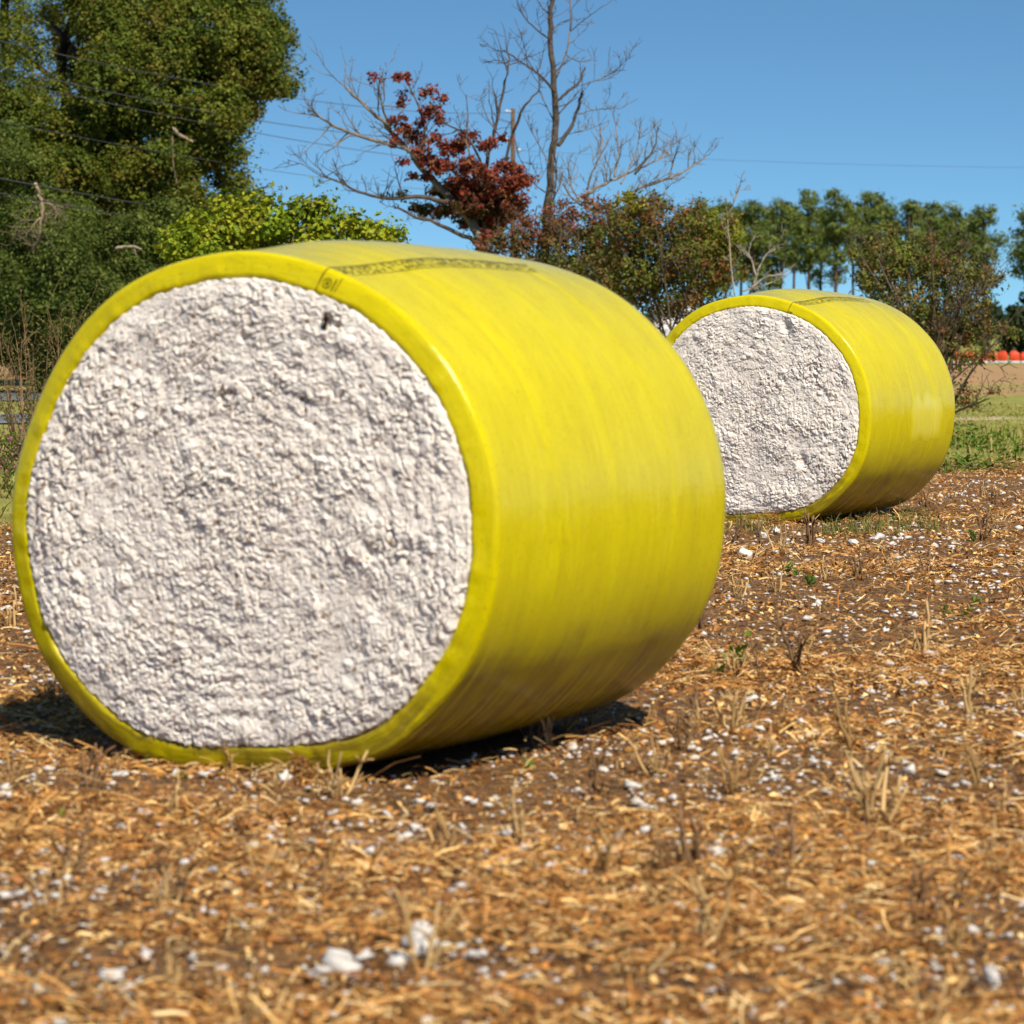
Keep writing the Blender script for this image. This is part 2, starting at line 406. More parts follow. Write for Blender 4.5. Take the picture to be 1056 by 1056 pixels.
def cotton_face(parent, nr, nt, seed, front=True, pits=()):
    rho = np.linspace(0, 1, nr)**.9; th = np.linspace(0, 2 * np.pi, nt, endpoint=False)
    R_, T_ = np.meshgrid(rho, th, indexing='ij')
    rr = R_ * (prof(T_) - .096)
    x = CU + rr * np.cos(T_); z = CZ + rr * np.sin(T_)
    # tufts wound round the core: puffs with thin creases, drawn out along the winding
    c0, s0 = np.cos(T_), np.sin(T_)
    ang = .6                                             # radians of grain tilt off the tangent
    h = np.zeros_like(x); kt = sstep(.12, .45, rr)
    for o, (fr, am) in enumerate(((6.0, .007), (12, .0085), (24, .0088), (46, .0074), (90, .0046))):
        w1 = pnoise(x * fr * .45 + 3, z * fr * .45 + o, seed + 40 + o); w2 = pnoise(x * fr * .45 - 8, z * fr * .45 + 5 + o, seed + 50 + o)
        a = .7 * o + .3; xr = (x * math.cos(a) - z * math.sin(a)) * fr + w1 * 1.1; zr = (x * math.sin(a) + z * math.cos(a)) * fr + w2 * 1.1
        iso = np.abs(pnoise(xr, zr, seed + o))
        # grain: four fixed directions blended round the disc so that nothing wraps or repeats
        acc = np.zeros_like(x); wt = np.zeros_like(x)
        for q in range(4):
            dq = q * np.pi / 4; w_ = np.cos(np.clip((np.mod(T_ + np.pi / 2 + .35 - dq + np.pi / 2, np.pi) - np.pi / 2) * 2, -np.pi / 2, np.pi / 2))**2
            t_ = x * math.cos(dq) + z * math.sin(dq); n_ = -x * math.sin(dq) + z * math.cos(dq)
            acc += w_ * np.abs(pnoise(t_ * fr * .74 + w1 * .9 + 11 * q, n_ * fr * 1.15 + w2 * .9, seed + 10 + o)); wt += w_
        gr_ = acc / np.maximum(wt, 1e-3)
        b_ = iso * (1 - .8 * kt) + gr_ * .8 * kt
        h = h + am * (np.minimum(b_, .5) * 2.2) ** .62
    big = fbm(x * 2.6 + 4, z * 2.6, 3, seed + 30); h = h * (.30 + 1.35 * fbm(x * 4 + 9, z * 4, 3, seed + 33)) + .018 * (big - .5)
    # faint wound layers and some loose tufts standing out
    ph = rr * 34 + 1.3 * pnoise(x * 2.2, z * 2.2, seed + 80) * 3 - T_
    h = h + .0065 * (np.abs(np.sin(ph)) ** .6 - .6) * sstep(.15, .45, rr) * sstep(.42, .62, fbm(x * 2.4 + 7, z * 2.4, 2, seed + 81))
    for _ in range(70):
        a_ = random.uniform(0, 6.28); q_ = 1.02 * math.sqrt(random.random()); s_ = random.uniform(.012, .034)
        h = h + random.uniform(.006, .013) * np.exp(-(((x - CU - q_ * math.cos(a_)) / (s_ * 1.3))**2 + ((z - CZ - q_ * math.sin(a_)) / s_)**2) ** 1.5)
    # a few open cracks
    ck = np.abs(pnoise(x * 5.5 + .6 * pnoise(x * 14, z * 14, seed + 61), z * 7.5 + .6 * pnoise(x * 14 + 5, z * 14, seed + 62), seed + 60)); cm = sstep(.56, .66, fbm(x * 5 + 2, z * 5, 3, seed + 63))
    h = h - .030 * cm * (1 - sstep(.02, .07, ck))
    x = x + .010 * pnoise(x * 30, z * 30, seed + 71); z = z + .010 * pnoise(x * 30 + 7, z * 30, seed + 72) - .25 * (h - .03)
    for (pu, pz, pr_, pd) in pits:
        h = h - pd * np.exp(-(((x - pu) / pr_)**2 + ((z - pz) / (pr_ * 1.3))**2)**1.4)
    edge = sstep(.93, 1.0, R_)
    y = -.017 - h * (1 - .35 * edge) - .02 * (1 - R_**2) + .030 * sstep(.988, 1.0, R_)
    if not front: y = LEN - y - .01
    n, m = R_.shape; i = np.arange(n * m).reshape(n, m); j = np.roll(i, -1, 1)
    q = np.stack([i[:-1], i[1:], j[1:], j[:-1]], -1).reshape(-1, 4) if front else np.stack([i[:-1], j[:-1], j[1:], i[1:]], -1).reshape(-1, 4)
    mb = MB(); mb.add(np.stack([x, y, z], -1), q)
    if front:                            # wisps and hanging locks of loose lint over the face
        nw = 6500; ii = (rng.random(nw)**.55 * (n - 2)).astype(int) + 1; jj = rng.integers(0, m, nw)
        p = np.stack([x[ii, jj], y[ii, jj], z[ii, jj]], 1); p[:, 1] -= .001 + .004 * rng.random(nw)
        an = T_[ii, jj] + np.pi / 2 + rng.normal(size=nw) * .7; L = np.minimum(.0065 * np.exp(rng.normal(size=nw) * .5), .015)
        d = np.stack([np.cos(an), -.35 * rng.random(nw), np.sin(an) - .35], 1); d = unit(d); sd_ = unit(np.cross(d, np.array([0, 1.0, 0]) + rng.normal(size=(nw, 3)) * .5))
        a, b, c = p - d * L[:, None], p + np.array([0, -1, 0]) * L[:, None] * .35, p + d * L[:, None]
        w_ = sd_ * (L * .26)[:, None]
        v = np.stack([a, b - w_, b + w_, c], 1).reshape(-1, 3); k_ = np.arange(nw)[:, None] * 4
        mb.add(v, None, np.concatenate([k_ + np.array([0, 1, 2]), k_ + np.array([1, 3, 2])], 1).reshape(-1, 3))
    return mb.build('cotton_face', M_cotton, parent, smooth=True)

def stroke(mb, pts, w, seed, off=.003):
    """an ink stroke laid on the film: pts are (theta arc in m from the band's low side, section length)"""
    th0 = rad(62.8); R0 = 1.13
    P = np.array(pts, float); out = []
    # subdivide
    Q = [P[0]]
    for a, b in zip(P[:-1], P[1:]):
        n = max(1, int(np.hypot(*(b - a)) / .012)); Q += [a + (b - a) * t / n for t in range(1, n + 1)]
    Q = np.array(Q); t = np.gradient(Q, axis=0); t /= np.linalg.norm(t, axis=1)[:, None] + 1e-9
    nn = np.stack([-t[:, 1], t[:, 0]], 1) * w / 2
    A, B = Q + nn, Q - nn
    va = wrap_pt(th0 + A[:, 0] / R0, A[:, 1], off, seed); vb = wrap_pt(th0 + B[:, 0] / R0, B[:, 1], off, seed)
    n = len(Q); i = np.arange(n - 1)[:, None]
    mb.add(np.concatenate([va, vb]), i + np.array([0, 1, n + 1, n]))

def make_bale(P, label, seed, nr, nt, pits, sym):
    root = empty('cotton_bale', (P[0], P[1], 0), -YAW)
    tag(root, label, 'cotton bale', 'round cotton bales standing on the field')
    th = np.linspace(-np.pi, np.pi, 480, endpoint=False)
    vv = np.interp(np.linspace(0, len(SEC_L) - 1, 150), np.arange(len(SEC_L)), SEC_L)
    V, T = np.meshgrid(vv, th, indexing='ij')
    p = wrap_pt(T, V, 0, seed); n, m = V.shape
    i = np.arange(n * m).reshape(n, m); j = np.roll(i, -1, 1)
    mb = MB(); mb.add(p, np.stack([i[:-1], j[:-1], j[1:], i[1:]], -1).reshape(-1, 4))
    uv = np.stack([T * 1.13 + 20 + seed * 3, V, T * 0], -1).reshape(-1, 3)
    sn = np.sin(T)
    dirt_reflect = np.stack([sstep(.38, .74, -sn + .40 * (fbm(T * 5, V * 4, 3, 90 + seed) - .5)), sstep(.88, .985, sn) * sstep(.5, 1.2, V), T * 0], -1).reshape(-1, 3)  # underside: soil and painted ground reflection; then the top
    wrap = mb.build('plastic_wrap', M_wrap, root, smooth=True, attr={'wrapuv': uv, 'wrap_dirt_reflect': dirt_reflect})
    cotton_face(root, nr, nt, seed, True, pits)
    cotton_face(root, 60, 220, seed + 5, False)
    # printed strip along the top, running from the lip towards the back
    r2 = random.Random(seed); ink = MB()
    W = .095; v0 = .078
    stroke(ink, [(W, v0), (W, .16), (W, 1.95)], .008, seed)
    if sym == 0:
        stroke(ink, [(W, v0), (W - .004, v0 - .010)], .006, seed)
        cx, cv = W * .60, .122
        stroke(ink, [(cx + .021 * math.cos(a), cv + .021 * math.sin(a)) for a in np.linspace(0, 2 * np.pi, 17)], .004, seed)
        for a in np.linspace(0, np.pi, 4)[:-1]:
            stroke(ink, [(cx + .011 * math.cos(a), cv + .011 * math.sin(a)), (cx - .011 * math.cos(a), cv - .011 * math.sin(a))], .005, seed)
        stroke(ink, [(W * .22, .098), (W * .22, .150)], .007, seed)
        stroke(ink, [(W * .02, .100), (W * .02, .165)], .004, seed)
    else:
        stroke(ink, [(W * .95, v0 + .004), (W * .42, v0 + .004)], .015, seed)
    stroke(ink, [(0, .22), (0, 1.9)], .004, seed)
    v = .20
    while v < 1.9:                       # worn, unreadable print: short dashes where the letters are
        lw = r2.uniform(.020, .030); fade = 1.0
        for row in (.60, .16):
            b0 = W * row; hgt = W * .30
            for _ in range(r2.choice((2, 3, 3))):
                k = r2.random()
                if k < .5:
                    x_ = v + r2.uniform(0, lw); stroke(ink, [(b0, x_), (b0 + hgt, x_ + r2.uniform(-.004, .004))], r2.uniform(.005, .009), seed)
                elif k < .85:
                    y_ = b0 + hgt * r2.choice((0, .5, 1)); stroke(ink, [(y_, v), (y_, v + lw)], .006, seed)
                else:
                    stroke(ink, [(b0, v), (b0 + hgt, v + lw)], .006, seed)
        v += lw + r2.choice((.010, .012, .012, .035))
    ink.build('printed_marking', M_ink, wrap)
    return root, wrap
b1, w1 = make_bale(P1, 'nearest and largest cotton bale, yellow plastic wrap, broad white lint face towards us', 1, 300, 1150, ((.405, 1.93, .024, .035), (-.02, 1.87, .018, .03), (.62, .95, .02, .03)), 0)
b2, w2 = make_bale(P2, 'farther cotton bale in yellow wrap with a pale painted reflection on its right side', 4, 200, 800, ((.33, 1.93, .05, .04), (.5, .62, .05, .035)), 1)
def leaf_bit():
    m_ = MB(); n = 7; c = np.array([.405, -.050, 1.935]) + rng.normal(size=(n, 3)) * np.array([.010, .004, .016])
    leaf_quads(m_, c, rng.normal(size=(n, 3)) * .6 + np.array([0, -1, .2]), .050, .030, np.tile((.10, .075, .055), (n, 1)) * (.6 + .6 * rng.random((n, 1))))
    o = m_.build('leaf_bit', M_leaf, b1); o['label'] = 'dark dry leaf scrap stuck in the lint'
leaf_bit()
def side_patch():  # reflection on the film's side, built as a coloured patch
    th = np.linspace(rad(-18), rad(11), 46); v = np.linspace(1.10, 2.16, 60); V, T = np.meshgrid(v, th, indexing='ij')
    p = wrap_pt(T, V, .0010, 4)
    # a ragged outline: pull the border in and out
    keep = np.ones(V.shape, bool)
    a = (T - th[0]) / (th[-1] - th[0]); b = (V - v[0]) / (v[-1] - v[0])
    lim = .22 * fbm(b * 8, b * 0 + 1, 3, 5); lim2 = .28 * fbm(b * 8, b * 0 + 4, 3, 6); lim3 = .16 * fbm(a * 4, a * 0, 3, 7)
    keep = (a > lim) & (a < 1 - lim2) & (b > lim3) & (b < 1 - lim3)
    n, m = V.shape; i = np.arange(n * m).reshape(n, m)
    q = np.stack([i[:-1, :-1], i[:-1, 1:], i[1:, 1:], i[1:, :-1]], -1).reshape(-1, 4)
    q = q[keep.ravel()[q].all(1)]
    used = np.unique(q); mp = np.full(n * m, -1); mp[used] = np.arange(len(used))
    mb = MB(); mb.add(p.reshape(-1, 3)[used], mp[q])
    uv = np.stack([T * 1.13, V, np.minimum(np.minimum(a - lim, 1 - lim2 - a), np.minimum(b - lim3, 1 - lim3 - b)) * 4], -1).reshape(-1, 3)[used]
    o = mb.build('reflection_patch', M_patch, w2, smooth=True, attr={'wrapuv': uv})
    o['label'] = 'pale yellow painted reflection'
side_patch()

# ------------------------------------------------------------------ straw, lint and stalks on the field
def wedge(n, d0, d1, power, margin=1.35):
    u = rng.random(n); p = 2 - power     # density falls with distance^power
    d = (d0**p + u * (d1**p - d0**p))**(1 / p) if abs(p) > 1e-6 else d0 * (d1 / d0)**u
    x = (rng.random(n) - .5) * (.3017 * 1.06 * d + 2.4 * (margin > 1.2))
    return x, d
def not_in_bale(x, y, m=0.0):
    k = np.ones(len(x), bool)
    for P in (P1, P2):
        u, s = bale_local(x, y, P); k &= ~((np.abs(u + .05) < .62 - m) & (s > .0 - m) & (s < 2.4 + m))
    return k
def windrow(x, y): return fbm(x * .45, y * 1.0, 3, 21)
STRAW = np.array([(.56, .285, .080), (.43, .185, .042), (.70, .45, .165), (.29, .110, .026), (.14, .062, .024), (.74, .53, .25), (.36, .16, .05)])
SW = np.array([.22, .20, .17, .14, .11, .09, .07])
def straw_layer(mb, n, d0, d1, power, ln, wd, lift, tilt):
    x, y = wedge(n, d0, d1, power)
    w = windrow(x, y); k = (rng.random(n) < sstep(.42 + .05 * sstep(16, 24, y), .60, w) * .90 + .10) & not_in_bale(x, y) & (y < edge_of(x, y) + rng.normal(size=n) * 1.5)
    x, y = x[k], y[k]; n = len(x)
    L = ln * np.exp(rng.normal(size=n) * .5); Wd = wd * np.exp(rng.normal(size=n) * .35)
    ph = rng.random(n) * np.pi * 2
    ph = np.where(rng.random(n) < .45, rng.normal(size=n) * .35, ph)       # many lie along the windrow
    tl = rng.normal(size=n) * tilt
    dx = np.cos(ph) * np.cos(tl); dy = np.sin(ph) * np.cos(tl); dz = np.sin(tl)
    D = np.stack([dx, dy, dz], 1)
    z = gz(x, y) + lift * rng.random(n)**2 + np.abs(dz) * L * .45 + Wd * .3
    C = np.stack([x, y, z], 1)
    S = np.stack([-np.sin(ph), np.cos(ph), rng.normal(size=n) * .8], 1); S = unit(S)
    B = unit(rng.normal(size=(n, 3))) * (L * .10)[:, None]; B[:, 2] = np.abs(B[:, 2])
    a, m, e = C - D * (L * .5)[:, None], C + B, C + D * (L * .5)[:, None]
    s = S * (Wd * .5)[:, None]
    U = np.cross(D, S) * (Wd * .35)[:, None]
    # a reed with a raised spine: three long edges
    v = np.stack([a - s, a + U, a + s, m - s, m + U, m + s, e - s * .6, e + U * .6, e + s * .6], 1).reshape(-1, 3)
    i = np.arange(n)[:, None] * 9
    q = np.concatenate([i + np.array(f) for f in ((0, 1, 4, 3), (1, 2, 5, 4), (3, 4, 7, 6), (4, 5, 8, 7))], 1).reshape(-1, 4)
    c = STRAW[rng.choice(len(STRAW), n, p=SW)] * np.minimum(np.exp(rng.normal(size=(n, 1)) * .42), 1.4)
    mb.add(v, q, None, np.repeat(c, 9, axis=0))
mb = MB()
straw_layer(mb, 112000, 8.4, 20, 1.6, .042, .0060, .045, .30)
straw_layer(mb, 11000, 8.4, 22, 1.6, .095, .0058, .07, .28)
straw_layer(mb, 3500, 8.4, 40, 1.3, .10, .0060, .06, .55)
straw_layer(mb, 150000, 19, 50, 1.6, .055, .0068, .05, .35)
o = mb.build('straw_litter', M_straw); tag(o, 'golden brown straw and stem litter strewn over the field', 'straw', kind='stuff')
mb = MB()
x, y = wedge(205000, 8.4, 46, 1.9); k = (rng.random(len(x)) < .16 + .84 * sstep(.42, .6, windrow(x, y))) & not_in_bale(x, y) & (y < edge_of(x, y)); x, y = x[k], y[k]
n = len(x); c = STRAW[rng.choice(len(STRAW), n, p=SW)] * np.minimum(np.exp(rng.normal(size=(n, 1)) * .5 - .02), 1.45)
nr_ = rng.normal(size=(n, 3)) * .8; nr_[:, 2] += .7
sz = np.minimum(.015 * np.exp(rng.normal(size=n) * .45) * np.clip(y / 16, .9, 1.45), .030)
leaf_quads(mb, np.stack([x, y, gz(x, y) + .006 + .02 * rng.random(n)**2], 1), nr_, sz * 1.6, sz, c)
o = mb.build('leaf_chips', M_straw); tag(o, 'small dry brown leaf and bract chips between the straw', 'leaf litter', kind='stuff')

def tuft_mesh(seed, sub=2):
    import bmesh
    bm = bmesh.new(); bmesh.ops.create_icosphere(bm, subdivisions=sub, radius=1)
    v = np.array([p.co for p in bm.verts]); f = np.array([[q.index for q in t.verts] for t in bm.faces]); bm.free()
    d = fbm(v[:, 0] * 1.6 + seed, v[:, 1] * 1.6 + v[:, 2] * 1.3, 2, seed) - .5 + .7 * (fbm(v[:, 0] * 4 + v[:, 2] * 2, v[:, 1] * 4 - v[:, 2] * 3, 2, seed + 5) - .5)
    return v * np.clip(1 + 2.0 * d, .25, 2.2)[:, None] * np.array([1, .75, .52]), f
x, y = wedge(24000, 8.5, 44, 1.75)
cl = fbm(x * 1.3, y * 1.3, 3, 51); k = (rng.random(len(x)) < sstep(.36, .70, cl) * .62 + .26) & not_in_bale(x, y, .02) & (y < edge_of(x, y) - 1)
x, y = x[k], y[k]; n = len(x)
rad_ = .0084 * np.exp(rng.normal(size=n) * .45) * np.clip((y / 12)**.45, .9, 1.6)
rad_ = np.minimum(rad_, .030)
hand = [(663, 640, .030), (655, 650, .024), (115, 1015, .034), (135, 1030, .026), (318, 882, .028), (290, 888, .018), (125, 858, .022), (66, 880, .018), (965, 1002, .02), (820, 885, .024), (700, 950, .022), (740, 885, .03), (655, 812, .03), (668, 838, .03),
        (480, 965, .022), (905, 640, .02), (960, 682, .045), (917, 692, .03), (905, 684, .028), (932, 697, .028), (785, 556, .05), (905, 558, .07), (880, 562, .05), (770, 575, .05), (800, 552, .04), (355, 1010, .06), (330, 1022, .040), (375, 1005, .034), (432, 985, .045), (436, 1000, .04), (428, 972, .03), (410, 1008, .035)]
hp = np.array([(at(a, b, dist_of(b))[0], dist_of(b), r) for a, b, r in hand])
x = np.concatenate([x, hp[:, 0]]); y = np.concatenate([y, hp[:, 1]]); rad_ = np.concatenate([rad_, hp[:, 2]])
vis = np.abs(x) < .152 * y
for P in (P1,):                           # behind the near bale nothing shows
    pxs = 528 + x / y * F; vis &= ~((pxs > 60) & (pxs < 700) & (y > 15.3) & (y < 60))
score = np.where(vis, rad_ / y, 0); order = np.argsort(-score)
vars_ = [tuft_mesh(s) for s in (3, 14, 25, 36, 47, 58)]
tm = []
for v, f in vars_:
    m_ = MB(); m_.add(v, None, f, np.array([.80, .775, .74])); tm.append(m_.build('cotton_tuft', M_lint, None, smooth=True))
groups = (('white cotton tuft dropped on the straw in front of the near bale', lambda a, b, p: b < 14.2 and p < 700),
          ('white cotton tuft dropped on the near field, right of the near bale', lambda a, b, p: b < 22),
          ('white cotton tuft dropped on the soil around the farther bale', lambda a, b, p: True))
cnt = 0; big = order[:300]
for idx in big:
    src = tm[idx % 6]
    o = src if idx % 6 == cnt and False else src.copy()
    COL.objects.link(o); s = rad_[idx]
    o.location = (x[idx], y[idx], float(gz(x[idx], y[idx])) + s * .45 + .012)
    o.rotation_euler = (random.uniform(-.4, .4), random.uniform(-.4, .4), random.uniform(0, 6.28)); st = random.uniform(.8, 1.5)
    o.scale = (s * st, s / math.sqrt(st), s * random.uniform(.8, 1.2))
    px_ = 528 + x[idx] / y[idx] * F
    lab = next(l for l, fn in groups if fn(x[idx], y[idx], px_))
    tag(o, lab, 'cotton tuft', lab.replace('white cotton tuft', 'white cotton tufts'))
for o in tm: bpy.data.objects.remove(o)
mb = MB(); ico = [tuft_mesh(s, 1) for s in (2, 5, 9, 12)]
for idx in order[300:]:
    v, f = ico[idx % 4]; a = random.uniform(0, 6.28); R_ = np.array([[math.cos(a), -math.sin(a), 0], [math.sin(a), math.cos(a), 0], [0, 0, 1]])
    s = rad_[idx]; mb.add((v @ R_.T) * s * np.array([random.uniform(.8, 1.5), 1, 1]) + np.array([x[idx], y[idx], float(gz(x[idx], y[idx])) + s * .4 + .008]), None, f, np.array([.78, .75, .71]) * random.uniform(.85, 1))
o = mb.build('cotton_lint', M_lint, smooth=True); tag(o, 'tiny scraps of white lint scattered through the straw', 'cotton lint', kind='stuff')

def stalk_mesh(mb, h, spread, seed, nst=3, col=(.42, .26, .10)):
    r3 = random.Random(seed)
    for s in range(nst):
        a = r3.uniform(0, 6.28); ln = h * r3.uniform(.45, 1.0); lean = r3.uniform(.05, spread)
        b = np.array([r3.uniform(-.03, .03), r3.uniform(-.03, .03), -.02]); d = np.array([math.cos(a) * lean, math.sin(a) * lean, 1.0]); d /= np.linalg.norm(d)
        pts = [b]
        for k in range(1, 5): pts.append(b + d * ln * k / 4 + np.array([r3.uniform(-1, 1), r3.uniform(-1, 1), 0]) * ln * .04)
        c = np.array(col) * r3.uniform(.6, 1.25)
        tube(mb, pts, np.linspace(r3.uniform(.008, .012), .005, 5), 5, c)
        for _ in range(r3.choice((1, 2, 3))):
            p = pts[r3.choice((1, 2, 3))]; a2 = r3.uniform(0, 6.28); l2 = ln * r3.uniform(.2, .5)
            e = p + np.array([math.cos(a2), math.sin(a2), r3.uniform(.3, 1.1)]) * l2 * .7
            tube(mb, [p, (p + e) / 2 + np.array([0, 0, .01]), e], [.005, .004, .003], 4, c * .9)
        if r3.random() < .6:             # shred of bark or dry leaf hanging on
            n_ = 4; q_ = np.array([pts[r3.choice((1, 2, 3))] + np.array([r3.uniform(-.03, .03), r3.uniform(-.03, .03), r3.uniform(-.02, .03)]) for _ in range(n_)])
            leaf_quads(mb, q_, rng.normal(size=(n_, 3)), .03, .012, np.tile(np.array(col) * 1.15, (n_, 1)))
stalk_src = []
for s in range(10):
    m_ = MB(); stalk_mesh(m_, .30, .6, 100 + s, 3 + s % 4, ((.55, .36, .15), (.42, .25, .09), (.23, .13, .06))[s % 3])
    stalk_src.append(m_.build('cotton_stalk', M_straw))
def put_stalk(xx, yy, s, lab, k=None, group='cut cotton stalks standing in the field'):
    o = stalk_src[random.randrange(10) if k is None else k].copy(); COL.objects.link(o)
    o.location = (xx, yy, float(gz(xx, yy))); o.rotation_euler = (0, 0, random.uniform(0, 6.28)); o.scale = (s, s, s * random.uniform(.9, 1.15))
    tag(o, lab, 'plant stalk', group); return o
spec = [(432, 1010, 1.05, 'pale cut stalk with a white cotton scrap at its foot, foremost below the near bale'),
        (470, 895, .95, 'pair of pale straight stalks in front of the near bale, nearer its right end'),
        (712, 900, 1.15, 'tall thin dark stalk standing right of and in front of the near bale'),
        (905, 850, 1.2, 'bushy broken stalk clump in the right foreground with dark stems'),
        (985, 985, 1.0, 'dark forked stalk stub in the right foreground corner'),
        (820, 700, 1.3, 'dense brown stalk clump in the open ground right of the near bale'),
        (950, 680, 1.3, 'pale forked stalk beside large cotton tufts right of the near bale'),
        (120, 796, .5, 'dark upright stalk at the lower left foot of the near bale'),
        (12, 760, .6, 'dark stub in the shade left of the near bale'),
        (1000, 745, 1.2, 'pale fan of cut stalks near the right edge of the field'),
        (735, 985, 1.1, 'crooked brown stalk lying half down in the centre right foreground'),
        (880, 780, 1.1, 'pale straight leaning stalk in bare soil right of the near bale'),
        (835, 565, 1.5, 'reddish stalk tangle on the field in front of the farther bale'),
        (285, 812, .42, 'short pale stalks at the bottom edge of the near bale'),
        (340, 905, .8, 'thin broken stalk among litter in front of the near bale, left of its middle'),
        (175, 935, .8, 'low brown stalk stub in the left foreground litter')]
for i, (a, b, s, lab) in enumerate(spec):
    d = dist_of(b); p = at(a, b, d); put_stalk(p[0], d, s, lab, i % 10)
xs, ys = wedge(330, 9.0, 40, 1.2, 1.1)
kk = not_in_bale(xs, ys, .15) & (ys < edge_of(xs, ys) - 1)
for a, b in list(zip(xs[kk], ys[kk]))[:160]:
    put_stalk(float(a), float(b), random.uniform(.35, .95) * (1.0 if b < 20 else 1.15), 'short cut stalk stub among the straw, one of the many low ones',
              group='low stalk stubs over the field')
for o in stalk_src: bpy.data.objects.remove(o)
# twigs lying against the right foot of the near bale
def twig(px, py, lead, lab):
    d = dist_of(py); p = at(px, py, d); m_ = MB(); L = lead
    pts = np.array([p + np.array([L * t - L / 2, .10 * math.sin(t * 3), .02 + .05 * t + .03 * math.sin(t * 7)]) for t in np.linspace(0, 1, 6)])
    tube(m_, pts, np.linspace(.009, .004, 6), 5, np.array([.36, .22, .10]))
    for t in (1, 2, 3, 4):
        e = pts[t] + np.array([random.uniform(-.05, .08), random.uniform(-.05, .05), random.uniform(.02, .10)])
        tube(m_, [pts[t], (pts[t] + e) / 2, e], [.005, .004, .002], 4, np.array([.33, .2, .09]))
    tag(m_.build('dry_twig', M_straw, loc=p * np.array([1, 1, 0])), lab, 'twig')
twig(592, 745, .36, 'pale dry branching twig lying along the right foot of the near bale')
twig(470, 768, .26, 'dry twig under the right lower edge of the near bale')
twig(315, 775, .22, 'dry twig heaped against the bottom rim of the near bale')
# heap of litter against the front foot of each bale
def heap(P, u0, u1, n, hgt, lab):
    m_ = MB(); u = rng.uniform(u0, u1, n); s = -.05 - np.abs(rng.normal(size=n)) * .09
    X_ = P[0] + u * math.cos(YAW) + s * math.sin(YAW); Y_ = P[1] - u * math.sin(YAW) + s * math.cos(YAW)
    bell = np.exp(-((u - (u0 + u1) / 2) / ((u1 - u0) * .27))**2)
    C = np.stack([X_, Y_, gz(X_, Y_) + hgt * bell * rng.random(n)], 1)
    for c_ in C:
        a = random.uniform(0, 6.28); L = random.uniform(.03, .11); e = c_ + np.array([math.cos(a), math.sin(a), random.uniform(-.3, .6)]) * L
        tube(m_, [c_, (c_ + e) / 2 + np.array([0, 0, .008]), e], [.003, .003, .0015], 4, STRAW[random.randrange(7)] * random.uniform(.6, 1.1), False)
    tag(m_.build('straw_heap', M_straw, loc=(P[0], P[1], 0)), lab, 'straw heap', kind='stuff')
heap(P1, .05, .55, 420, .10, 'small heap of straw against the bottom rim of the near bale')
heap(P2, -.1, .5, 260, .16, 'tangle of dry stems against the bottom rim of the farther bale')

# small green sprouts
def sprout_mesh(n, r, h, cols):
    m_ = MB(); c = rng.normal(size=(n, 3)) * r * .5; c[:, 2] = np.abs(c[:, 2]) / (r * .5) * h * .5 + .01
    nn = rng.normal(size=(n, 3)) * .6; nn[:, 2] += .7
    leaf_quads(m_, c, nn, r * .75, r * .42, np.array(cols)[rng.integers(0, len(cols), n)] * (.7 + .5 * rng.random((n, 1))))
    for q in c: tube(m_, [(0, 0, -.01), q * np.array([.4, .4, .5]), q], [.0022, .002, .0012], 3, np.array([.14, .17, .03]), False)
    return m_
sp_src = [sprout_mesh(9, .035, .05, [(.10, .20, .02), (.16, .24, .03)]).build('green_sprout', M_leaf) for _ in range(3)]
for i, (a, b) in enumerate([(148, 790), (60, 848), (80, 1052), (543, 792), (835, 535 + 70), (868, 768), (745, 700), (812, 593), (1005, 625), (975, 635), (995, 640), (762, 690), (820, 596), (1003, 560), (190, 800), (765, 690)]):
    d = dist_of(b); p = at(a, b, d); o = sp_src[i % 3].copy(); COL.objects.link(o); s = random.uniform(.8, 1.4) * (1 if d < 18 else 1.9)
    o.location = (p[0], d, float(gz(p[0], d))); o.scale = (s, s, s); o.rotation_euler = (0, 0, i * 1.3)
    near = d < 15.5
    tag(o, 'small green sprout in the straw before the near bale' if near and a < 600 else 'small green sprout in bare soil right of the near bale', 'sprout',
        'green sprouts before the near bale' if near and a < 600 else 'green sprouts right of the near bale')
for o in sp_src: bpy.data.objects.remove(o)

def blades(mb, x, y, h, w, cols, lean=.35):
    n = len(x); z = gz(x, y); a = rng.random(n) * 6.283; L = h * np.exp(rng.normal(size=n) * .3)
    d = np.stack([np.cos(a) * lean * rng.random(n), np.sin(a) * lean * rng.random(n), np.ones(n)], 1); d = unit(d)
    b = np.stack([x, y, z - .01], 1); s = np.stack([-np.sin(a), np.cos(a), np.zeros(n)], 1) * (w / 2)
    bend = np.stack([np.cos(a), np.sin(a), -.3 * np.ones(n)], 1) * (L * .22)[:, None]
    m = b + d * (L * .55)[:, None]; e = b + d * L[:, None] + bend
    v = np.stack([b - s, b + s, m + s * .8, m - s * .8, e], 1).reshape(-1, 3); i = np.arange(n)[:, None] * 5
    mb.add(v, i + np.array([0, 1, 2, 3]), i + np.array([3, 2, 4]), np.repeat(np.array(cols)[rng.integers(0, len(cols), n)] * (.6 + .7 * rng.random((n, 1))), 5, axis=0))
GREEN = [(.14, .19, .03), (.10, .15, .025), (.22, .22, .05), (.30, .22, .08)]
mb = MB()
cxs = np.array([(a, b) for a, b in ((875, 549), (890, 546), (915, 545), (935, 540), (860, 552), (780, 550), (770, 545), (955, 548), (905, 552), (945, 535))], float)
xs, ys = [], []
for a, b in cxs:
    d = dist_of(b); p = at(a, b, d); xs.append(p[0] + rng.normal(size=70) * .13); ys.append(d + rng.normal(size=70) * .22)
blades(mb, np.concatenate(xs), np.concatenate(ys), .13, .008, GREEN, .9)
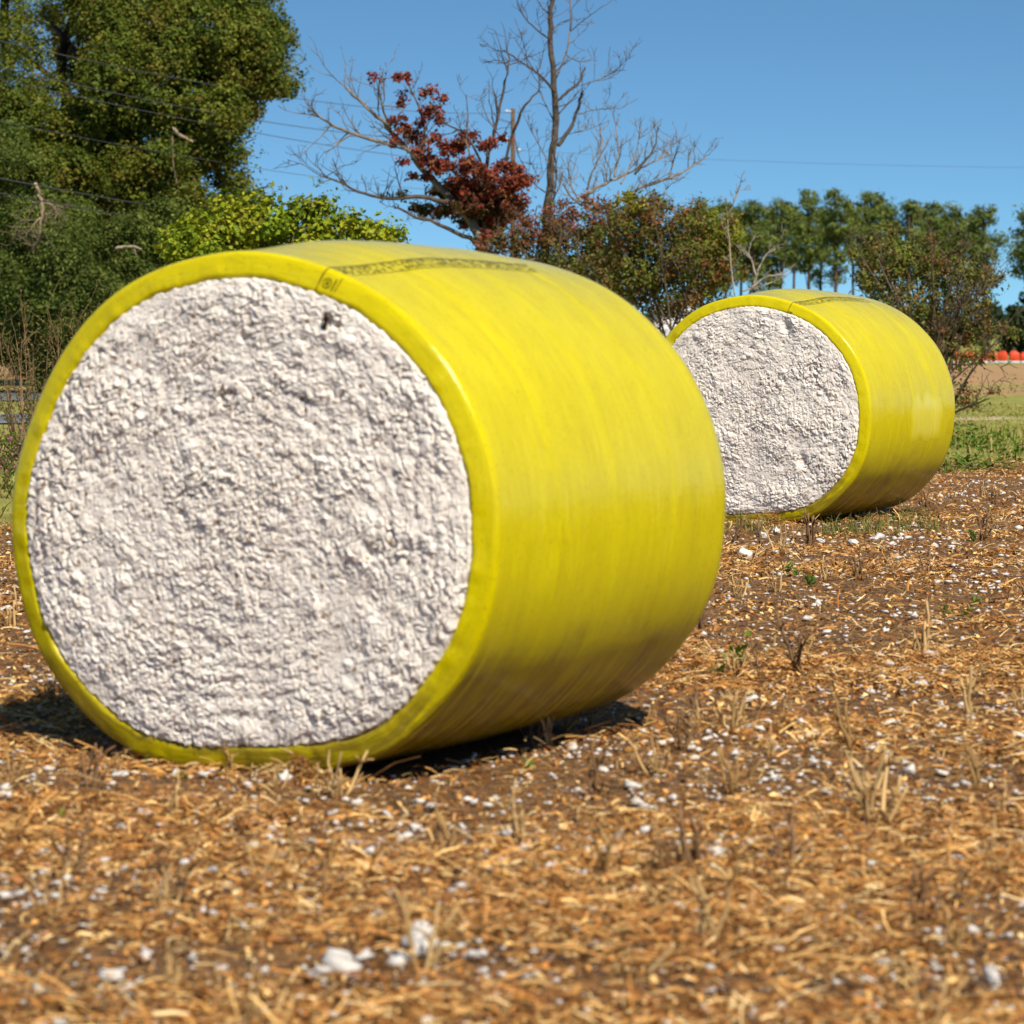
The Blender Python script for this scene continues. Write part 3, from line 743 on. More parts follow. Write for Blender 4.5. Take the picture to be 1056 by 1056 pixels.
o = mb.build('grass', M_leaf); tag(o, 'thin tufts of green grass at the foot of the farther bale', 'grass', kind='stuff')
# the rough verge beyond the field edge, and grass past it
mb = MB()
n = 60000; y = 30 + 55 * rng.random(n)**1.1; x = (rng.random(n) - .5) * .3017 * 1.25 * y
e = y - edge_of(x, y); k = (e > -3) & (rng.random(n) < np.clip(.05 + (e + 4 * (fbm(x * 1.6, y * .9, 3, 63) - .5)) / 9, 0, 1))
k &= ~((x < 0) & (y > 64))
x, y = x[k], y[k]; tall = (fbm(x * .5, y * .5, 3, 61) > .52) & (y - edge_of(x, y) < 9)
blades(mb, x[tall], y[tall], .20, .022, [(.21, .25, .03), (.16, .21, .025), (.34, .29, .08), (.42, .30, .12), (.37, .26, .10)], .7)
blades(mb, x[~tall], y[~tall], .055, .024, [(.23, .27, .035), (.32, .30, .07), (.36, .30, .10)], .6)
k = (rng.random(n := len(x)) < .2) & tall; x2, y2 = x[k], y[k]; n2 = len(x2)
nn = rng.normal(size=(n2, 3)) * .6; nn[:, 2] += .8
leaf_quads(mb, np.stack([x2, y2, gz(x2, y2) + .04 + .14 * rng.random(n2)], 1), nn, .10, .055, np.array([(.15, .26, .02), (.20, .29, .03), (.25, .26, .05)])[rng.integers(0, 3, n2)] * (.6 + .6 * rng.random((n2, 1))))
o = mb.build('verge_grass', M_leaf); tag(o, 'rough green and brown verge growth beyond the harvested field', 'grass', kind='stuff')

# ------------------------------------------------------------------ road at the left
def road():
    k = NT('asphalt'); pos = k.n('ShaderNodeNewGeometry').outputs['Position']
    c = k.mix(k.ramp(k.noise(pos, 1.5, 5, .6), .35, .65), (.11, .11, .115), (.16, .16, .165)); M = k.finish(k.bsdf(c, .85, .3).outputs[0])
    kp = NT('road paint'); pp = kp.n('ShaderNodeNewGeometry').outputs['Position']
    MP = kp.finish(kp.bsdf(kp.mix(kp.ramp(kp.noise(pp, 5, 4, .6), .4, .6), (.55, .55, .53), (.78, .78, .75)), .7, .3).outputs[0])
    for (ya, yb, xo, lab) in ((67.0, 74.5, .22, 'nearer grey asphalt carriageway passing at the left'), (89, 101, .0, 'farther grey asphalt carriageway passing at the left')):
        m_ = MB(); ln = MB(); xsr = np.linspace(-120, -7.5, 40)
        yof = (xsr + 12) * xo
        v = np.concatenate([np.stack([xsr, yof + ya, np.full(40, .03)], 1), np.stack([xsr, yof + yb, np.full(40, .03)], 1)])
        i = np.arange(39)[:, None]; m_.add(v, i + np.array([0, 1, 41, 40]))
        o = m_.build('road', M); tag(o, lab, 'road', kind='structure')
        for yy in (ya + .25, yb - .45):
            v = np.concatenate([np.stack([xsr, yof + yy, np.full(40, .036)], 1), np.stack([xsr, yof + yy + .2, np.full(40, .036)], 1)])
            ln.add(v, i + np.array([0, 1, 41, 40]))
        ln.build('edge_line', MP, o)
road()

# ------------------------------------------------------------------ trees
def bez(pts, n=3):
    """smooth a polyline"""
    P = np.array(pts, float)
    for _ in range(n):
        Q = [P[0]]
        for a, b in zip(P[:-1], P[1:]): Q += [a * .75 + b * .25, a * .25 + b * .75]
        Q.append(P[-1]); P = np.array(Q)
        if len(P) > 40: break
    return P
def limb(mb, path, r0, r1, d, col, jit=.0, sides=6, depth=0.0):
    """limb through photo pixels at distance d; returns its 3-D points"""
    n = len(path); pts = []
    for i, p in enumerate(path):
        q = at(p[0], p[1], d + depth * i / max(1, n - 1) + random.uniform(-jit, jit)); pts.append(q)
    P = bez(pts, 2); n = len(P)
    P[1:-1] += rng.normal(size=(n - 2, 3)) * min(r0 * .25, .018)
    tube(mb, P, np.linspace(r0, r1, n), sides, np.array(col)); return P, np.linspace(r0, r1, n)
def twigs(mb, P, R, n, ln, col, lev=2, up=.35, t0=.25, spread=1.0, minr=.008):
    for _ in range(n):
        t = random.uniform(t0, 1.0); i = min(int(t * (len(P) - 1)), len(P) - 2)
        p = P[i] + (P[i + 1] - P[i]) * random.random(); ax = P[i + 1] - P[i]; ax = ax / (np.linalg.norm(ax) + 1e-9)
        d = ax * .8 + np.array(rng.normal(size=3)) * .62 * spread + np.array([0, 0, up]); d /= np.linalg.norm(d)
        L = ln * random.uniform(.4, 1.1); k = 5; pts = [p]; dd = d.copy()
        for s in range(k):
            dd = dd + rng.normal(size=3) * .20 + np.array([0, 0, .07]); dd /= np.linalg.norm(dd); pts.append(pts[-1] + dd * L / k)
        r = max(min(R[i] * .55, L * .022), minr)
        Rr = np.linspace(r, max(minr * .75, r * .35), k + 1)
        tube(mb, pts, Rr, 4 if r < .03 else 5, np.array(col) * random.uniform(.8, 1.15), False)
        if lev > 1: twigs(mb, np.array(pts), Rr, random.choice((3, 4, 5)), L * .5, col, lev - 1, up, .2, spread, minr)

def crown(mb, lobes, d, sub_r, per_sub, dens, leaf, cols, up=.4, aspect=.6, shell=.45, flat=1.0, zmin=.3):
    """leaves in clumps through the volume of ellipsoid lobes given in photo pixels: (px, py, rx, ry, depth offset, colour set)"""
    for L in lobes:
        px, py, rx, ry = L[:4]; off = L[4] if len(L) > 4 else 0; cs = np.array(cols[L[5] if len(L) > 5 else 0]); dn = L[6] if len(L) > 6 else 1.0
        c = at(px, py, d + off); s = d / F; rxm, rzm = rx * s, ry * s; rym = .8 * max(rxm, rzm) if max(rxm, rzm) < 3 else .75 * min(rxm, rzm) + .3
        ns = max(3, int(dens * dn * (rxm * rzm * 2.2 + rxm * rym + rzm * rym) / sub_r**2 * .5 * 2.3))
        u = unit(rng.normal(size=(ns, 3))); rr = (shell + (1 - shell) * rng.random(ns)) ** .8
        sc_ = c + u * rr[:, None] * np.array([rxm, rym, rzm])
        srr = sub_r * np.exp(rng.normal(size=ns) * .35)
        ccol = cs[rng.integers(0, len(cs), ns)] * (.75 + .5 * rng.random((ns, 1)))
        m = per_sub; g = rng.normal(size=(ns, m, 3)); g = unit(g) * (rng.random((ns, m, 1)) ** .5)
        pos = sc_[:, None] + g * srr[:, None, None] * np.array([1, 1, flat])
        out = unit(pos - sc_[:, None]) * .55 + u[:, None] * .45
        nn = out + np.array([0, 0, up]) + rng.normal(size=pos.shape) * .65
        col = ccol[:, None] * (.72 + .56 * rng.random((ns, m, 1))); mixk = rng.random((ns, m)) < .22
        alt = cs[rng.integers(0, len(cs), (ns, m))]; col = np.where(mixk[..., None], alt, col)
        pos = pos.reshape(-1, 3); nn = nn.reshape(-1, 3); col = col.reshape(-1, 3)
        k = pos[:, 2] > zmin; pos, nn, col = pos[k], nn[k], col[k]
        sz = leaf * 1.12 * np.exp(rng.normal(size=len(pos)) * .3)
        leaf_quads(mb, pos, nn, sz, sz * aspect, col)
def clumped(lobes, n=7, f=.46):
    """break broad crown masses into billowing boughs with gaps between them"""
    out = []
    for L in lobes:
        L = list(L) + [0] * (6 - len(L)) + ([1.0] if len(L) < 7 else [])
        k = n if L[2] * L[3] > 1200 else 4
        for i in range(k):
            a = 2.4 * i + random.uniform(-.6, .6); r = math.sqrt((i + .5) / k) * .80
            out.append((L[0] + L[2] * r * math.cos(a), L[1] + L[3] * r * math.sin(a), max(8, L[2] * f * random.uniform(.75, 1.2)), max(7, L[3] * f * random.uniform(.7, 1.05)), L[4] + random.uniform(-1.6, 1.0) - .8 * (1 - r), L[5], L[6]))
    return out
def base_at(px, d): p = at(px, 339, d); return np.array([p[0], d, 0.0])
def limbs_to(mb, trunk_pts, lobes, d, r, col):
    for L in lobes:
        c = at(L[0], L[1], d + (L[4] if len(L) > 4 else 0)); z = min(c[2] * .72, trunk_pts[-1][2])
        i = int(np.argmin(np.abs(trunk_pts[:, 2] - z))); s = trunk_pts[i]
        m = s + (c - s) * .5 + np.array([0, 0, .06 * np.linalg.norm(c - s)])
        P = bez([s, m, c], 2); tube(mb, P, np.linspace(r, r * .3, len(P)), 6, np.array(col), False)
        twigs(mb, P, np.linspace(r, r * .3, len(P)), 5, np.linalg.norm(c - s) * .35, col, 1)

# the big oak at the left
def oak():
    d = 114; root = empty('oak_tree', base_at(110, d)); tag(root, 'huge dark green oak filling the top left, crown cut off by the frame', 'tree')
    lobes = [(235, 62, 72, 58, -2), (150, 45, 62, 58, -3), (258, 18, 38, 32, 0), (284, 82, 26, 26, -1), (115, 112, 60, 48, -4), (205, 130, 55, 42, -3), (236, 168, 30, 36, -2),
             (165, 185, 62, 42, -4), (70, 190, 66, 44, -4), (22, 112, 48, 40, -3), (10, 45, 26, 26, -1), (240, 205, 24, 24, -2), (190, 222, 50, 30, -3), (105, 8, 34, 40, 2), (20, 170, 50, 50, -2),
             (140, -50, 120, 60, 0), (230, -30, 50, 40, 0), (20, -70, 90, 50, 2), (-60, 60, 60, 90, 0), (-60, 190, 70, 80, 0), (75, 62, 26, 20, 4, 0, .8), (40, 12, 34, 18, 6, 0, .8), (60, 40, 26, 18, 7, 0, .5),
             (120, 250, 80, 50, 3), (30, 260, 80, 60, 3), (200, 280, 50, 60, 3)]
    t = MB(); T = bez([base_at(110, d), at(108, 300, d), at(100, 180, d), at(112, 60, d), at(130, -60, d)], 2)
    tube(t, T, np.linspace(.75, .22, len(T)), 10, np.array([.075, .06, .045]))
    limbs_to(t, T, lobes, d, .17, (.075, .06, .045))
    P, R = limb(t, [(70, 120), (62, 60), (72, 25), (95, -30)], .22, .1, d + 3, (.055, .045, .035)); limb(t, [(6, 60), (4, 0), (8, -40)], .2, .12, d + 3, (.055, .045, .035))
    t.build('trunk', M_bark, root, loc=None).location = -np.array(root.location)
    b = MB(); limb(b, [(178, 133), (187, 140), (199, 147)], .075, .04, d - 7.5, (.34, .27, .18), .1); limb(b, [(178, 138), (177, 160), (182, 190)], .035, .02, d - 7.5, (.2, .16, .1), .1)
    b.build('bare_limb', M_bark, root).location = -np.array(root.location)
    c = MB(); crown(c, clumped(lobes, 8, .50), d, .46, 125, 1.75, .104, [[(.125, .155, .018), (.095, .130, .016), (.155, .170, .020), (.165, .140, .020), (.070, .105, .014)]], .55, .6, .62)
    c.build('crown', M_leaf, root).location = -np.array(root.location)
oak()
def cedar(px, d, lobes, lab, cols, dead=False):
    root = empty('cedar_tree', base_at(px, d)); tag(root, lab, 'tree', 'cedars under the oak')
    t = MB(); T = bez([base_at(px, d), at(px, 330, d), at(px, 280, d), at(px, 250, d)], 2); tube(t, T, np.linspace(.3, .08, len(T)), 8, np.array([.10, .07, .05]))
    limbs_to(t, T, lobes, d, .08, (.10, .07, .05)); t.build('trunk', M_bark, root).location = -np.array(root.location)
    if dead:
        b = MB()
        for pth, r0 in (([(37, 190), (41, 203), (45, 216), (42, 232), (39, 246)], .065), ([(43, 210), (54, 209), (60, 222)], .035), ([(44, 222), (36, 230), (31, 236)], .028)):
            P, R = limb(b, pth, r0, r0 * .4, d - 6.2, (.42, .30, .20), .15); twigs(b, P, R, 9, 1.0, (.3, .22, .15), 2, -.35)
        b.build('dead_branch', M_bark, root).location = -np.array(root.location)
        b = MB(); P, R = limb(b, [(120, 257), (133, 253), (146, 257)], .06, .03, d - 6.5, (.36, .29, .20)); limb(b, [(138, 255), (140, 263)], .04, .02, d - 6.5, (.36, .29, .20)); b.build('dead_branch', M_bark, root).location = -np.array(root.location)
    c = MB(); crown(c, clumped(lobes, 8, .48), d, .36, 110, 1.75, .092, cols, .55, .42, .5)
    c.build('crown', M_needle, root).location = -np.array(root.location)
CED = [[(.115, .150, .026), (.085, .120, .022), (.150, .175, .036), (.065, .095, .020)]]
cedar(45, 102, [(40, 262, 62, 44, -2), (15, 320, 60, 46, -2), (70, 310, 56, 46, -3), (45, 225, 48, 30, -1), (-50, 280, 60, 80, 0), (10, 155, 36, 26, -2), (35, 360, 50, 26, -1)], 'mid green feathery cedar under the oak at the left edge, with a broken pale branch', CED, True)
cedar(140, 104, [(135, 262, 52, 42, -2), (110, 320, 52, 42, -3), (170, 245, 36, 34, -1), (150, 330, 60, 50, 0), (105, 365, 50, 26, -1), (190, 300, 50, 50, 1)], 'dark green cedar under the oak, right behind the near bale upper left shoulder', CED)

# yellow-green vine covered bush above the near bale
def vine_bush():
    d = 62; root = empty('vine_bush', base_at(290, d)); tag(root, 'bright yellow green leafy bush rising behind the near bale top', 'bush')
    lobes = [(195, 256, 34, 22), (232, 238, 34, 22), (270, 232, 36, 24), (312, 228, 34, 20), (348, 238, 36, 16), (392, 243, 32, 9, 0, 0), (250, 222, 22, 14), (325, 214, 18, 10), (272, 207, 7, 9, 0, 0, 1.6), (215, 245, 40, 24),
             (370, 238, 10, 8), (300, 262, 120, 26, 1), (300, 320, 120, 60, 1.5, 0, .4)]
    t = MB()
    for px in (230, 260, 300, 330, 360):
        T = bez([base_at(px, d), at(px + random.uniform(-12, 12), 330, d), at(px + random.uniform(-20, 20), 245, d)], 2); tube(t, T, np.linspace(.05, .015, len(T)), 6, np.array([.14, .10, .06]))
    t.build('stem', M_bark, root).location = -np.array(root.location)
    c = MB(); crown(c, lobes, d, .24, 40, 1.8, .080, [[(.28, .33, .018), (.20, .27, .016), (.36, .38, .02), (.14, .21, .014), (.32, .31, .03)]], .6, .75, .4)
    for (a, b, e, g) in ((272, 225, 270, 203), (367, 240, 366, 222), (392, 246, 394, 236), (340, 222, 333, 206), (275, 215, 282, 200)):
        P = np.array([at(a, b, d), at((a + e) / 2 + 2, (b + g) / 2, d), at(e, g, d)]); tube(c, P, [.012, .01, .006], 4, np.array([.12, .1, .04])); n = 14; k = rng.random(n)
        pos = P[0] + (P[2] - P[0]) * k[:, None] + rng.normal(size=(n, 3)) * .05; leaf_quads(c, pos, rng.normal(size=(n, 3)) + np.array([0, 0, .8]), .10, .07, np.tile((.11, .17, .02), (n, 1)))
    c.build('crown', M_leaf, root).location = -np.array(root.location)
vine_bush()

# red-leaved dogwood with bare limbs
def dogwood():
    d = 86; root = empty('dogwood_tree', base_at(505, d)); tag(root, 'leaning tree with dark red autumn leaves and bare grey left limbs', 'tree')
    t = MB(); g = (.26, .215, .17); k = (.13, .10, .08)
    T = bez([base_at(512, d), at(508, 330, d), at(500, 258, d), at(495, 245, d)], 2); tube(t, T, np.linspace(.22, .14, len(T)), 8, np.array(k))
    for pth, r0, r1, n, ln, cc in (
        ([(495, 245), (479, 219), (456, 196), (433, 172), (416, 149), (403, 133), (380, 113), (356, 89)], .13, .025, 26, 1.3, g),
        ([(409, 152), (380, 143), (350, 133), (330, 122), (318, 112)], .06, .015, 22, 1.1, g),
        ([(462, 209), (433, 202), (393, 205), (366, 196), (333, 181)], .08, .015, 24, 1.2, k),
        ([(490, 249), (456, 232), (423, 222), (408, 213)], .07, .02, 10, .9, k),
        ([(403, 133), (395, 112), (390, 90), (393, 78)], .04, .012, 12, .9, g),
        ([(433, 172), (440, 140), (432, 110), (420, 85)], .045, .012, 10, .8, k),
        ([(500, 250), (498, 205), (503, 160), (512, 133), (519, 93), (525, 66), (522, 48)], .075, .016, 16, 1.1, k),
        ([(506, 250), (520, 205), (522, 150), (540, 110), (556, 95), (557, 82)], .06, .012, 8, .8, k),
        ([(495, 190), (480, 150), (483, 120), (480, 97)], .035, .01, 9, .7, g),
        ([(500, 180), (485, 140), (460, 128), (450, 118)], .04, .012, 8, .7, k),
        ([(515, 140), (500, 118), (496, 100)], .02, .008, 5, .6, g)):
        P, R = limb(t, pth, r0, r1, d, cc, .25, 6, random.uniform(-1.2, 1.2)); twigs(t, P, R, int(n * .7), ln, cc, 2, .25, .3, 1.0, .007)
    t.build('trunk', M_bark, root).location = -np.array(root.location)
    c = MB(); RED = [[(.26, .050, .028), (.19, .038, .024), (.33, .075, .038), (.13, .036, .020), (.27, .105, .045)], [(.055, .065, .018), (.10, .045, .02), (.14, .03, .02), (.08, .06, .02)]]
    cr = [(260, 237, 9, 6), (330, 240, 18, 9), (360, 240, 16, 10), (440, 282, 12, 9), (465, 305, 12, 9), (350, 295, 14, 9), (415, 292, 10, 7), (345, 325, 12, 8), (330, 372, 26, 16), (350, 400, 26, 20), (318, 435, 24, 12), (385, 425, 32, 22), (430, 345, 34, 22), (465, 375, 22, 14), (405, 380, 18, 12), (440, 430, 26, 14),
          (500, 462, 46, 24), (555, 430, 40, 22), (605, 445, 34, 16), (655, 430, 12, 7), (355, 505, 22, 8), (400, 470, 30, 20), (440, 500, 34, 20), (470, 520, 50, 24), (550, 520, 55, 28), (620, 545, 45, 26), (660, 515, 40, 12), (700, 525, 30, 14), (735, 555, 30, 12), (700, 570, 44, 20), (660, 590, 50, 28), (580, 590, 60, 34), (710, 620, 32, 22), (375, 547, 12, 6), (420, 550, 24, 10), (640, 680, 40, 26), (615, 735, 26, 14), (725, 690, 24, 12),
          (520, 600, 70, 34, 1.2, 1), (470, 590, 50, 24, 1.2, 1), (600, 640, 70, 34, 1.2, 1), (400, 645, 50, 16, .8, 1, .7), (330, 610, 40, 10, .8, 1, .6), (440, 660, 44, 14, .8, 1, .7), (690, 650, 46, 40, 1.2, 1), (560, 690, 60, 30, 1.0, 1, .7), (560, 640, 64, 36, -.4, 1), (650, 640, 60, 40, -.3, 1), (480, 655, 44, 24, .2, 1), (610, 690, 70, 36, .4, 1), (530, 575, 60, 30, .3, 0), (690, 560, 50, 26, -.4, 0)]
    crown(c, [(300 + a / 3.017, b / 3.017, r / 3.017, s / 3.017, (L[0] if L else random.uniform(-.8, .8)), L[1] if len(L) > 1 else 0, L[2] if len(L) > 2 else 1.0) for a, b, r, s, *L in cr], d, .16, 26, 1.5, .086, RED, .5, .6, .25, .8)
    c.build('crown', M_leaf, root).location = -np.array(root.location)
dogwood()

# tall dead tree and the bare thicket right of it
def dead_tree():
    d = 96; root = empty('dead_tree', base_at(562, d)); tag(root, 'tall bare dead tree standing clear against the blue sky', 'tree')
    t = MB(); k = (.115, .088, .068); g = (.21, .165, .13)
    P, R = limb(t, [(560, 420), (562, 300), (564, 215), (568, 175), (573, 140), (572, 95), (568, 50), (567, 15), (575, -20), (570, -60)], .135, .045, d, k, 0, 9)
    for pth, r0, r1, n, ln, cc in (
        ([(572, 95), (555, 75), (535, 63), (520, 52)], .075, .02, 15, 1.2, k), ([(552, 74), (540, 55), (530, 38)], .03, .01, 8, .8, g),
        ([(567, 40), (552, 30), (540, 18), (533, 0)], .05, .016, 10, 1.0, k), ([(567, 15), (556, 5), (548, -15)], .04, .015, 6, .8, k),
        ([(576, 150), (590, 132), (597, 108), (601, 94)], .11, .06, 6, .9, k), ([(573, 105), (585, 95), (598, 86), (603, 70)], .085, .045, 5, .9, k),
        ([(600, 88), (618, 82), (632, 76), (645, 62)], .035, .010, 20, .8, g), ([(574, 80), (584, 55), (589, 30), (588, 0), (590, -20)], .055, .018, 12, 1.0, g),
        ([(589, 32), (600, 22), (614, 12), (622, 6)], .03, .010, 7, .8, g), ([(570, 30), (580, 22), (590, 20)], .03, .01, 4, .6, k),
        ([(596, 118), (612, 113), (630, 112), (640, 108)], .035, .01, 14, .9, g), ([(556, 95), (556, 80), (553, 68)], .03, .012, 4, .5, k), ([(566, 168), (556, 150), (548, 135), (540, 118)], .04, .012, 12, .9, g),
        ([(565, 200), (548, 188), (540, 170), (534, 160)], .04, .012, 12, .9, k), ([(568, 210), (578, 190), (580, 178)], .05, .03, 5, .7, k), ([(571, 208), (574, 180), (572, 160)], .05, .02, 6, .8, k), ([(568, 150), (580, 140), (600, 135)], .03, .01, 10, .9, g)):
        Pq, Rq = limb(t, pth, r0 * .56, r1 * .7, d, cc, .2, 6, random.uniform(-1.5, 1.5)); twigs(t, Pq, Rq, int(n * .55), ln, cc, 2, .2, .25, 1.0, .0075)
    twigs(t, P, R, 12, 1.3, g, 2, .3, .45, 1.2, .0075)
    t.build('trunk', M_bark, root).location = -np.array(root.location)
dead_tree()
def bare_thicket():
    d = 84; root = empty('bare_tree', base_at(632, d)); tag(root, 'low spreading bare grey tree with arching twigs right of the dead tree', 'tree')
    t = MB(); g = (.30, .245, .19); k = (.20, .16, .12)
    P, R = limb(t, [(640, 425), (638, 330), (632, 240), (628, 212)], .16, .09, d, k, 0, 8)
    for pth, r0, n in (([(631, 214), (650, 200), (662, 193), (696, 182), (716, 170), (729, 160)], .06, 20), ([(597, 207), (614, 193), (639, 182), (668, 170), (693, 159)], .055, 26), ([(605, 195), (612, 175), (622, 153), (619, 131)], .035, 14),
        ([(634, 182), (637, 165), (638, 153), (634, 122)], .032, 12), ([(655, 180), (662, 170), (676, 153), (679, 128)], .032, 14), ([(597, 207), (588, 190), (586, 172)], .03, 10), ([(690, 182), (695, 165), (699, 150)], .022, 8), ([(640, 190), (655, 160), (660, 140)], .025, 10),
        ([(650, 215), (680, 205), (690, 192)], .03, 10), ([(628, 215), (597, 207)], .06, 6), ([(600, 212), (590, 205), (580, 190)], .03, 8)):
        Pq, Rq = limb(t, pth, r0, .012, d, g if n > 9 else k, .25, 5, random.uniform(-1.2, 1.2)); twigs(t, Pq, Rq, int(n * .8), .75, g, 2, .35, .2, 1.0, .0065)
    t.build('trunk', M_bark, root).location = -np.array(root.location)
bare_thicket()

# shrubs between the bales
def shrub(px, d, lobes, stems, lab, cols, sub_r=.20, per=38, dens=1.3, leaf=.064, spread=.5, group=None, name='shrub', top=None, nst=9, cat='bush'):
    root = empty(name, base_at(px, d)); tag(root, lab, cat, group)
    t = MB()
    for i in range(nst):
        L = random.choice(lobes); c = at(L[0] + random.uniform(-1, 1) * L[2], L[1] + random.uniform(-1, .3) * L[3], d + random.uniform(-1, 1))
        b = base_at(px, d) + np.array([random.uniform(-1, 1) * stems, random.uniform(-.4, .4), 0]); m = b + (c - b) * .5; m[0] = b[0] + (c[0] - b[0]) * .35
        P = bez([b, m, c], 2); R = np.linspace(.035, .010, len(P)); tube(t, P, R, 5, np.array([.17, .125, .08]) * random.uniform(.6, 1.2), False); twigs(t, P, R, 5, .8, (.16, .115, .075), 2, .5, .4, 1.0, .007)
    t.build('stem', M_bark, root).location = -np.array(root.location)
    spr = []
    for L in lobes:                      # loose sprays standing out of the outline
        for _ in range(3):
            a = random.uniform(-.3, math.pi + .3); spr.append((L[0] + L[2] * math.cos(a) * 1.08, L[1] - L[3] * math.sin(a) * 1.15, 4.5, 6.5, L[4] + random.uniform(-.3, .3), L[5], .6))
    lobes = lobes + spr
    c = MB(); crown(c, lobes, d, sub_r, per, dens, leaf, cols, .5, .55, .3); c.build('crown', M_leaf, root).location = -np.array(root.location)
SH = [[(.140, .150, .026), (.19, .125, .040), (.115, .140, .026), (.23, .120, .042), (.16, .100, .036), (.15, .18, .026)],
      [(.26, .27, .022), (.18, .22, .02), (.33, .28, .035), (.24, .13, .035)],
      [(.23, .080, .048), (.18, .085, .042), (.14, .105, .034), (.27, .10, .042), (.12, .12, .026)],
      [(.135, .155, .026), (.110, .130, .024), (.19, .135, .045), (.30, .12, .040)],
      [(.18, .19, .034), (.22, .185, .050), (.14, .165, .030), (.27, .18, .06), (.17, .20, .03)]]
shrub(590, 78, [(565, 232, 26, 22, 0, 2), (598, 232, 34, 24, 0, 2), (580, 262, 45, 28, 0, 0), (630, 255, 36, 36, .4, 0), (610, 290, 60, 36, .6, 0), (550, 250, 18, 22, 0, 2), (532, 250, 20, 13, 0, 2), (512, 254, 16, 8, .3, 2), (645, 230, 20, 14, 0, 0)], .6,
      'reddish brown shrub right behind the crest of the near bale', SH, group='shrubs between the two bales')
shrub(695, 74, [(665, 212, 26, 10, 0, 1), (690, 228, 40, 22, 0, 3), (650, 238, 30, 24, 0, 3), (735, 240, 22, 18, 0, 1), (710, 262, 50, 32, 0, 0), (745, 272, 20, 34, 0, 3), (665, 275, 36, 34, 0, 0), (700, 300, 56, 28, .5, 0), (640, 290, 40, 36, .6, 0), (750, 250, 12, 14, 0, 1, .8), (690, 330, 50, 24, .8, 2, .22)], .7,
      'rounded olive shrub with yellow green vines on top, left behind the farther bale', SH, group='shrubs between the two bales')
shrub(958, 66, [(900, 285, 24, 24, 0, 4), (925, 268, 30, 24, 0, 4), (960, 275, 30, 26, 0, 3), (990, 290, 22, 24, 0, 4), (940, 310, 50, 28, 0, 4), (985, 328, 34, 26, 0, 4), (1012, 300, 16, 22, 0, 0, .7), (965, 350, 36, 20, 0, 3), (1010, 340, 24, 14, 0, 0, .6), (995, 370, 26, 14, 0, 3, .6), (915, 255, 16, 12, 0, 0, .6), (890, 262, 10, 14, 0, 0, .5), (1024, 285, 8, 16, 0, 0, .4), (1000, 408, 22, 10, 0, 3, .5), (985, 422, 18, 8, 0, 3, .4), (1030, 345, 16, 8, 0, 0, .4)], .4,
      'multi stemmed brown green shrub right behind the farther bale', SH, sub_r=.17, per=26, dens=1.25, leaf=.062, nst=30)
def dead_branches():
    d = 70; t = MB(); g = (.42, .35, .28); root = empty('dead_branch_pile', base_at(775, d))
    tag(root, 'bleached dead branches poking out right of the vine topped shrub', 'branches')
    for pth, r0 in (([(768, 345), (772, 305), (781, 282), (788, 262), (800, 257)], .040), ([(775, 297), (790, 285), (808, 283)], .032), ([(750, 225), (758, 205), (764, 190)], .016), ([(765, 345), (755, 290), (752, 250), (750, 225)], .018), ([(780, 285), (776, 270), (772, 262)], .022), ([(765, 300), (782, 296), (800, 290)], .022)):
        P, R = limb(t, pth, r0, .012, d, g, .1); twigs(t, P, R, 4, .5, g, 2, .3, .4, 1.0, .006)
    t.build('branch', M_bark, root).location = -np.array(root.location)
dead_branches()

# row of pines far off
def pine(px, top, w, d, lab, seed, low=292, group='pines in the row beyond the field'):
    r4 = random.Random(seed); root = empty('pine_tree', base_at(px, d)); tag(root, lab, 'tree', group)
    t = MB(); s = d / F; tp = at(px, top, d); T = bez([base_at(px + r4.uniform(-3, 3), d), at(px + r4.uniform(-2, 2), 300, d), tp], 2)
    tube(t, T, np.linspace(.24, .05, len(T)), 6, np.array([.13, .085, .06]))
    lobes = [(px + r4.uniform(-2, 2), top + 8, w * .34, 8, 0)]; y = top + 16; side = r4.choice((-1, 1))
    while y < low:
        f = (y - top) / (low - top); ww = w * (.62 + .30 * math.sin(min(1, f * 1.2) * math.pi)) * r4.uniform(.75, 1.1)
        if f > .70 and r4.random() < .30: y += 10; side = -side; continue
        lobes.append((px + side * w * r4.uniform(.04, .22), y, ww * .54, r4.uniform(8.5, 12), r4.uniform(-1.2, 1.2))); side = -side
        y += r4.uniform(8, 12)
    limbs_to(t, T, lobes, d, .06, (.12, .08, .06)); t.build('trunk', M_bark, root).location = -np.array(root.location)
    c = MB(); crown(c, lobes, d, .55, 30, 1.35, .27, [[(.130, .170, .040), (.100, .140, .036), (.165, .200, .044), (.140, .165, .034)]], .7, .38, .35, .75)
    c.build('crown', M_needle, root).location = -np.array(root.location)
pines = [(722, 203, 30, 'leftmost pine in the far row, just over the vine topped shrub'), (748, 204, 28, 'second pine from the left in the far row, half hid by the shrub'), (778, 206, 34, 'broad pine above the left shoulder of the farther bale'), (806, 205, 30, 'narrow pine over the top of the farther bale, left of the tallest pair'),
         (834, 195, 32, 'tall dense pine over the farther bale, left one of the tallest pair'), (861, 196, 32, 'tall pine over the farther bale, right one of the tallest pair'), (898, 198, 42, 'widest crowned pine of the far row with flat top'), (937, 205, 28, 'slim pine rising over the right hand shrub'),
         (963, 206, 30, 'pine directly right of the slim one over the right hand shrub'), (986, 211, 26, 'low pine in the far row between two taller ones at right'), (1014, 211, 36, 'rightmost pine of the row before the sky gap')]
for i, (a, b, w, lab) in enumerate(pines): pine(a, b, w, 300 + (i * 37 % 23) - 10, lab, 500 + i, 288 + (i * 13) % 14)
